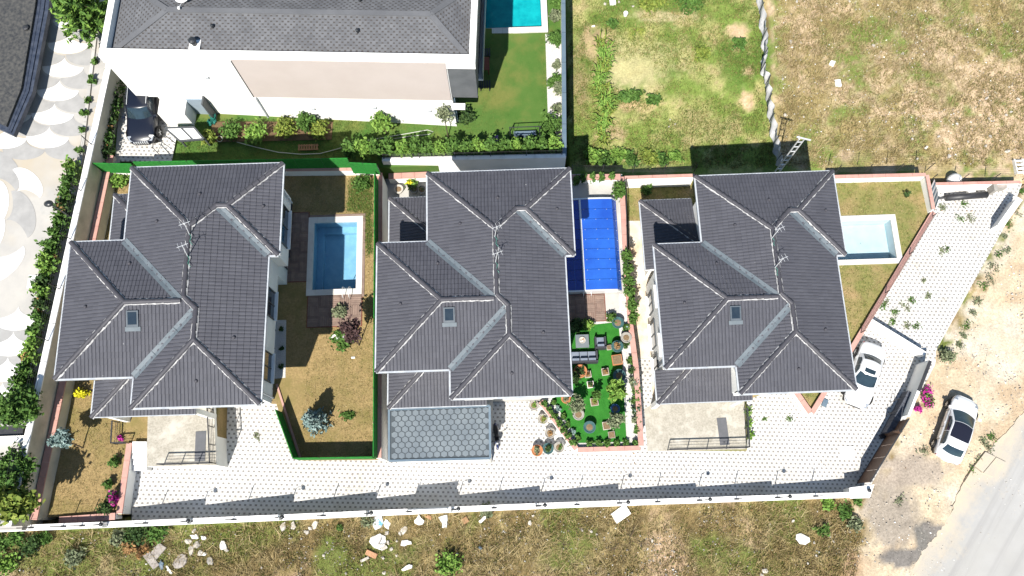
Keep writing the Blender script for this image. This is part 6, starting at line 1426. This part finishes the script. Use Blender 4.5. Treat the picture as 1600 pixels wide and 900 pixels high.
q = [AN(px, py, .03+.02*k) for k, (px, py) in enumerate([(343+4.5*math.cos(t), 217+4.5*math.sin(t)) for t in np.linspace(0, 6.2, 12)])]; MB().tube(q, .025, 5).build('coiled_hose', m_hose, None, True, 'coiled pale hose beside the yellow-green bush', 'hose')
p = AN(334, 189); plant('green_net', 'bundle of teal green netting beside the bluish door', 'net', p, .35, .6, leafmat('net_teal', (.01, .10, .08), (.03, .2, .16)), 160, .14, stems=1)
p = AN(258, 226); r = root('low_fence', p, 'dark green low metal fence beside the suv', 'fence')
for a, b in (((246, 238), (262, 255)), ((250, 222), (275, 240)), ((247, 218), (247, 240))):
    a3, b3 = AN(*a), AN(*b); MB().beam(a3+Vector((0, 0, .8)), b3+Vector((0, 0, .8)), .04, .05).build('rail', m_dark, r); MB().tube([a3, a3+Vector((0, 0, .8))], .02, 5).build('post', m_dark, r)
# ------------------------------------------------------------------ odds and ends of the upper right corner
p0, p1 = AG(1478, 309, .3), AG(1542, 304, .3); pp = root('black_pipe', p0, 'long black pipe lying along the wall in the corner of the yard', 'pipe'); MB().tube([p0, p1], .24, 14).build('pipe', m_dark, pp, True); MB().tube([p0-(p1-p0).normalized()*.5-Vector((0, 0, .1)), p0], .06, 8).build('spigot', m_dark, pp)
q = [A(1452, 296, T3+.4), A(1460, 280, T3+1.2), A(1467, 310, T3+1.0), A(1460, 330, T3-.2)]; ms = root('metal_sheet', q[3], 'leaning ribbed blue-grey metal sheet beside the short pink-coped wall', 'sheet')
for i in range(8): a0, b0 = q[1].lerp(q[2], i/8), q[0].lerp(q[3], i/8); a1, b1 = q[1].lerp(q[2], (i+.9)/8), q[0].lerp(q[3], (i+.9)/8); e = Vector((0, 0, .02+.03*(i % 2))); MB().hexa([b0, b1, a1, a0], [v+e for v in (b0, b1, a1, a0)]).build('rib', m_bluemetal if i % 2 else m_silver, ms)
p = AG(1491, 280, .4); MB().lathe((p.x, p.y, p.z-.3), [(.32, 0), (.4, .2), (.38, .5), (.25, .72), (.1, .76)], 10, sx=1.3).build('white_sack', m_white2, None, True, 'white bulging sack on the wall beside the wire fence', 'sack')
p = AG(1515, 298); pk = root('plank_beam', p, 'white plank lying along the wall behind the black pipe', 'plank'); MB().beam(AG(1466, 297, .25), AG(1515, 296, .25), .14, .1).build('plank', m_white2, pk); MB().box(AG(1514, 299), (.5, .5, .35)).build('block', m_white, pk)
p = AG(1555, 295); ub = root('utility_box', p, 'small grey utility box against the upper right wall', 'box'); MB().box(p, (.9, .4, .7)).build('body', m_grub, ub); MB().box(p+Vector((0, -.21, .1)), (.7, .03, .5)).build('door', m_gpot, ub)
p = AG(1545, 300); MB().box(p, (.25, .5, .9)).build('stub_post', m_gpot, label='stubby grey post at the end of the black pipe', cat='post')
p = AG(1590, 262); cr = root('pale_crate', p, 'pale open crate in the dry field near the upper right wall', 'crate')
for dx in (-.3, .3): MB().box(p+Vector((dx, 0, 0)), (.05, 1.1, .35)).build('side', m_white2, cr)
for k2 in range(4): MB().box(p+Vector((0, -.45+.3*k2, .05)), (.56, .06, .25)).build('slat', m_white2, cr)
p = AG(1323, 708); MB().box((p.x, p.y, p.z+.03), (.95, .85, .06), -.03).build('manhole_slab', m_white, label='white square slab on the paving beside the gate end', cat='slab')
p = AG(1288, 630); MB().box((p.x, p.y, p.z+.03), (.32, .5, .12), -.5).build('grey_block', m_bluemetal, label='small blue-grey box beside the pointed lawn tip', cat='box')
# ------------------------------------------------------------------ rubble and litter, piece by piece
def chunk(px, py, sx, sy, h, mat, label, cat='rubble', rz=None, seed=0, group='litter in the fields', nm='rubble_piece', irr=.45):
    """a broken piece: jagged outline, tilted and faceted top"""
    rng = rg(int(px*7+py*13+seed)); p = AG(px, py); rz = rng.uniform(0, 3.1) if rz is None else rz; sq = irr <= .12; k = 4 if sq else rng.randint(7, 10); P = []
    for i in range(k):
        t = 2*math.pi*(i+(.5 if sq else rng.uniform(-.3, .3)))/k; q = rng.uniform(1-irr, 1+irr*.3)*(1.3 if sq else 1.05); a, b = sx/2*q*math.cos(t), sy/2*q*math.sin(t); P.append((p.x+a*math.cos(rz)-b*math.sin(rz), p.y+a*math.sin(rz)+b*math.cos(rz)))
    tx, ty = rng.uniform(-.3, .3), rng.uniform(-.3, .3); m = MB(); Z = lambda a, b: p.z+h*.6+(a-p.x)*tx*.5+(b-p.y)*ty*.5
    low = [(a, b, p.z-.08) for a, b in P]; mid_ = [(p.x+(a-p.x)*.96, p.y+(b-p.y)*.96, max(p.z, Z(a, b)+(0 if sq else rng.uniform(-.35, .25)*h))) for a, b in P]
    o = len(m.v); m.v += low+mid_+[(p.x+rng.uniform(-.1, .1)*sx, p.y+rng.uniform(-.1, .1)*sy, Z(p.x, p.y)+(0 if sq else h*.4))]
    for i in range(k): j = (i+1) % k; m.f += [[i, j, k+j, k+i], [k+i, k+j, 2*k]]; m.mi += [0, 0]
    return m.build(nm, mat, None, False, label, cat, group)
chunk(970, 803, 1.25, .78, .18, m_white, 'large flat white board in the weeds just below the front wall', 'board', .55, irr=.02)
chunk(1253, 843, .85, .85, .2, m_white, 'big white lump of plaster near the grey gravel patch'); chunk(1300, 99, .5, .4, .12, m_white, 'smaller of two white slabs in the upper right field', irr=.1); chunk(1309, 130, .65, .5, .15, m_white, 'larger of two white slabs in the upper right field', irr=.1)
chunk(246, 862, 1.1, .62, .08, m_grub, 'grey-brown broken board nearest the front wall', 'board', .9, irr=.1); chunk(237, 876, 1.2, .5, .07, m_grub, 'grey-brown broken board lying across another', 'board', -.9, irr=.1); chunk(281, 877, .95, .75, .09, m_grub, 'broad grey board standing apart from the pile', 'board', .9, irr=.15)
chunk(252, 882, .6, .35, .1, m_bluemetal, 'bluish crumpled sheet between the broken boards', 'sheet'); chunk(264, 890, .65, .12, .06, m_white, 'thin white strip beside the bluish sheet', 'strip', -.9, irr=.02)
chunk(349, 853, .55, .45, .22, m_white, 'white block right of the white rag heap'); chunk(328, 877, .5, .38, .15, m_gpot, 'grey stone slab below the white block'); chunk(354, 860, .3, .25, .12, m_rub, 'small pale stone below the white block')
for i, (px, py, a, b) in enumerate(((305, 838, .6, .3), (295, 846, .55, .3), (308, 850, .5, .4), (318, 840, .4, .25), (298, 860, .6, .4), (313, 864, .35, .35), (320, 866, .4, .2), (303, 830, .35, .25))): chunk(px, py, a, b, .16, m_rub if i % 3 else m_white, 'piece of white rag and rubble near the broken boards, %s of the heap' % ORD[i])
for i, (px, py, a, b) in enumerate(((443, 822, .6, .35), (458, 821, .45, .35), (492, 822, .6, .4), (479, 832, .35, .3), (485, 826, .3, .25))): chunk(px, py, a, b, .1, m_rub, 'pale rubble below the lamp posts, %s of five' % ORD[i])
chunk(590, 817, 1.0, .8, .2, m_bag, 'blue and white plastic bag below the front wall', 'bag', .2); chunk(605, 819, .5, .6, .15, m_white, 'white plastic bag beside the blue and white bag', 'bag'); chunk(694, 813, .65, .85, .25, m_bag, 'white sack with blue print against the front wall', 'bag', .1); chunk(655, 813, .6, .6, .12, m_white2, 'white crumpled sheet left of the white sack', 'sheet'); chunk(670, 808, .5, .35, .1, m_brick, 'pinkish board between crumpled sheet and white sack', 'board')
chunk(590, 846, 1.0, 1.1, .12, m_white, 'large pile of white plaster slabs', irr=.3); chunk(580, 866, .8, .35, .1, m_brick, 'orange brown board under the plaster pile', 'board', -.45, irr=.05); chunk(570, 874, .6, .18, .08, m_rub, 'white stick below the plaster pile', 'stick', .4, irr=.02); chunk(600, 856, .5, .4, .15, m_rub, 'white plaster lump beside the plaster pile')
for i, (px, py, a) in enumerate(((604, 833, .35), (606, 848, .3), (611, 858, .28), (620, 868, .26), (598, 871, .26), (600, 895, .28), (566, 882, .16), (582, 892, .14), (541, 896, .2), (506, 868, .24), (409, 887, .2), (625, 833, .3), (620, 845, .2))): chunk(px, py, a, a*.8, .12, m_rub, 'small white lump scattered around the plaster pile, %s' % ORD[i], group='small white lumps around the plaster pile')
chunk(635, 848, .75, .45, .18, m_white, 'white bundle right of the plaster pile', 'bundle', .2); chunk(637, 887, .8, .35, .2, m_white, 'torn white sack near the lower edge', 'bag', .5); chunk(727, 813, .4, .4, .18, m_wood, 'small brown crate in the weeds', 'crate', .5, irr=.02); chunk(754, 812, .6, .2, .1, m_white, 'short white plank in the weeds', 'plank', .7, irr=.02); chunk(632, 828, .7, .4, .1, m_rub, 'pale crumbled plaster above the white bundle'); chunk(750, 856, .3, .25, .12, m_bluemetal, 'grey-blue can in the weeds', 'can')
for i, (px, py, a) in enumerate(((828, 817, .35), (833, 806, .2), (880, 857, .12), (910, 829, .2), (924, 831, .22), (932, 835, .18), (944, 840, .16), (1019, 845, .24), (950, 833, .14), (938, 800, .14), (945, 808, .18), (1000, 837, .14), (1053, 862, .14), (1100, 815, .14), (1239, 814, .22), (1277, 799, .12), (1272, 848, .2), (1275, 868, .2), (1262, 880, .18), (1302, 846, .2), (1195, 892, .4), (1190, 898, .3))): chunk(px, py, a, a*.75, .1, m_rub, 'small white stone in the dry field below the front wall, %s from the white sack' % ORD[i], group='white stones below the front wall')
for i, (px, py, a) in enumerate(((1327, 2, .3), (1365, 71, .3), (1223, 124, .28), (1227, 180, .35), (1249, 215, .35), (1384, 190, .18), (1541, 154, .25), (1545, 186, .25), (1495, 194, .24), (1547, 213, .35), (1466, 214, .24), (1425, 217, .22), (1512, 222, .22), (1447, 231, .3), (1483, 244, .4), (1482, 233, .16), (1540, 228, .3), (1574, 237, .5), (1433, 248, .2), (1580, 175, .25), (1572, 180, .22), (1235, 65, .35), (1227, 19, .12), (1245, 3, .3), (1475, 172, .1), (1524, 168, .14), (1590, 155, .3), (1337, 15, .12), (1283, 32, .18), (1342, 35, .12))): chunk(px, py, a, a*.7, .12, m_rub, 'white stone in the dry upper right field, %s' % ORD[i], group='white stones in the upper right field')
chunk(957, 4, .5, .45, .3, m_white, 'white plastic box at the top of the green field', 'box', .1, irr=.05); p = AG(977, 24); MB().lathe(p, [(.14, 0), (.17, .3), (.17, .32), (.13, .3)], 14).build('white_bucket', m_white, None, False, 'white bucket in the green field', 'bucket'); chunk(927, 41, .28, .1, .06, m_white, 'short white strip in the green field', 'strip', .1, irr=.02)
for i, (px, py, a) in enumerate(((1047, 187, .12), (1055, 194, .1), (1045, 198, .1), (945, 6, .25), (967, 3, .2), (989, 10, .2), (1028, 8, .25))): chunk(px, py, a, a, .08, m_rub, 'little white stone in the green field, %s' % ORD[i], group='little white stones in the green field')
p = A1(552, 559); MB().box((p.x, p.y, p.z), (.22, .1, .06)).build('white_brick', m_white, label='small white brick on the dry lawn below the rose bush', cat='brick')
# thin dry branches lying in the weeds
rng = rg(31)
for i, (px, py) in enumerate(((592, 850), (985, 838), (1000, 850), (960, 858), (880, 850), (1110, 805), (205, 855), (215, 858))):
    b = AG(px, py, .12); r = root('dry_branch', b, 'thin dry branch lying in the weedy field, %s from the white sedan' % ORD[7-i] if False else 'thin dry branch in the weedy field, %s' % ('on the plaster pile' if i == 0 else ORD[i-1]+' beyond the plaster pile' if i < 6 else ('reddish one' if i == 6 else 'second reddish one')+' near the broken boards'), 'branch', 'dry branches in the weeds'); m = MB()
    for j in range(7):
        a = rng.uniform(0, 6.28); L = rng.uniform(.4, .9); e = b+Vector((math.cos(a)*L, math.sin(a)*L, rng.uniform(0, .25))); m.tube([b, b.lerp(e, .5)+Vector((rng.uniform(-.08, .08), rng.uniform(-.08, .08), .05)), e], [.014, .01, .004], 4)
    m.build('twig', m_bark if i < 6 else m_wood, r)

# fine stones and litter specks too small to pick apart
def specks(label, pts, n, seed, keep=None):
    rs = np.random.RandomState(seed); xs = [p[0] for p in pts]; ys_ = [p[1] for p in pts]; x = rs.uniform(min(xs), max(xs), n*4); y = rs.uniform(min(ys_), max(ys_), n*4); ok = inpoly(x, y, pts)
    ok &= fbm(x*.45, y*.45, seed+5) > rs.uniform(.38, .66, len(x)); x = x[ok][:n]; y = y[ok][:n]; N = len(x); z = np.interp(x, GX, GZ); s = .02+.07*rs.rand(N)**3
    B = np.array([[1, 0, 0], [-.5, .87, 0], [-.5, -.87, 0], [0, 0, .9]]); F_ = [[0, 1, 3], [1, 2, 3], [2, 0, 3]]; a = rs.uniform(0, 6.28, N); c_, s_ = np.cos(a), np.sin(a)
    W_ = B[None]*s[:, None, None]*(.7+.6*rs.rand(N, 4, 1)); X_ = W_[..., 0]*c_[:, None]-W_[..., 1]*s_[:, None]+x[:, None]; Y2 = W_[..., 0]*s_[:, None]+W_[..., 1]*c_[:, None]+y[:, None]; Z_ = W_[..., 2]+z[:, None]-.01
    V = np.stack([X_, Y2, Z_], -1)[:, F_].reshape(-1, 3); npmesh('gravel', V, 3, [m_rub, m_white2, m_grub], None, np.repeat(rs.choice(3, N, p=[.5, .2, .3]), 3), label, 'gravel', None, 'stuff')
def leaves_on_drive():
    rs = np.random.RandomState(91); P = []
    for px, py, r_, n_ in ((1000, 735, 1.8, 60), (930, 715, 1.2, 26), (1060, 745, 2.0, 50), (450, 690, 2.5, 40), (800, 660, 1.5, 24), (1380, 560, 1.2, 24), (1230, 700, 3, 40), (620, 740, 5, 50), (1440, 430, 2.5, 90), (1500, 330, 1.2, 60)):
        c = AG(px, py); 
        for k in range(n_): x = c.x+rs.normal()*r_; y = c.y+rs.normal()*r_*.6; P.append((x, y, g(x)+.045))
    npmesh('fallen_leaves', quads(np.array(P), .07, rs, 3.), 4, L_brown, None, None, 'brown fallen leaves strewn over the white paving', 'leaves', None, 'stuff')
leaves_on_drive()
specks('scattered small stones in the field below the front wall', front, 6500, 51)
specks('scattered small stones in the upper right field', AGp([(1205, -60), (1222, 262), (1450, 258), (1640, 262), (1700, -60)]), 2400, 61)
specks('loose gravel on the sandy verge', vp, 4200, 71)
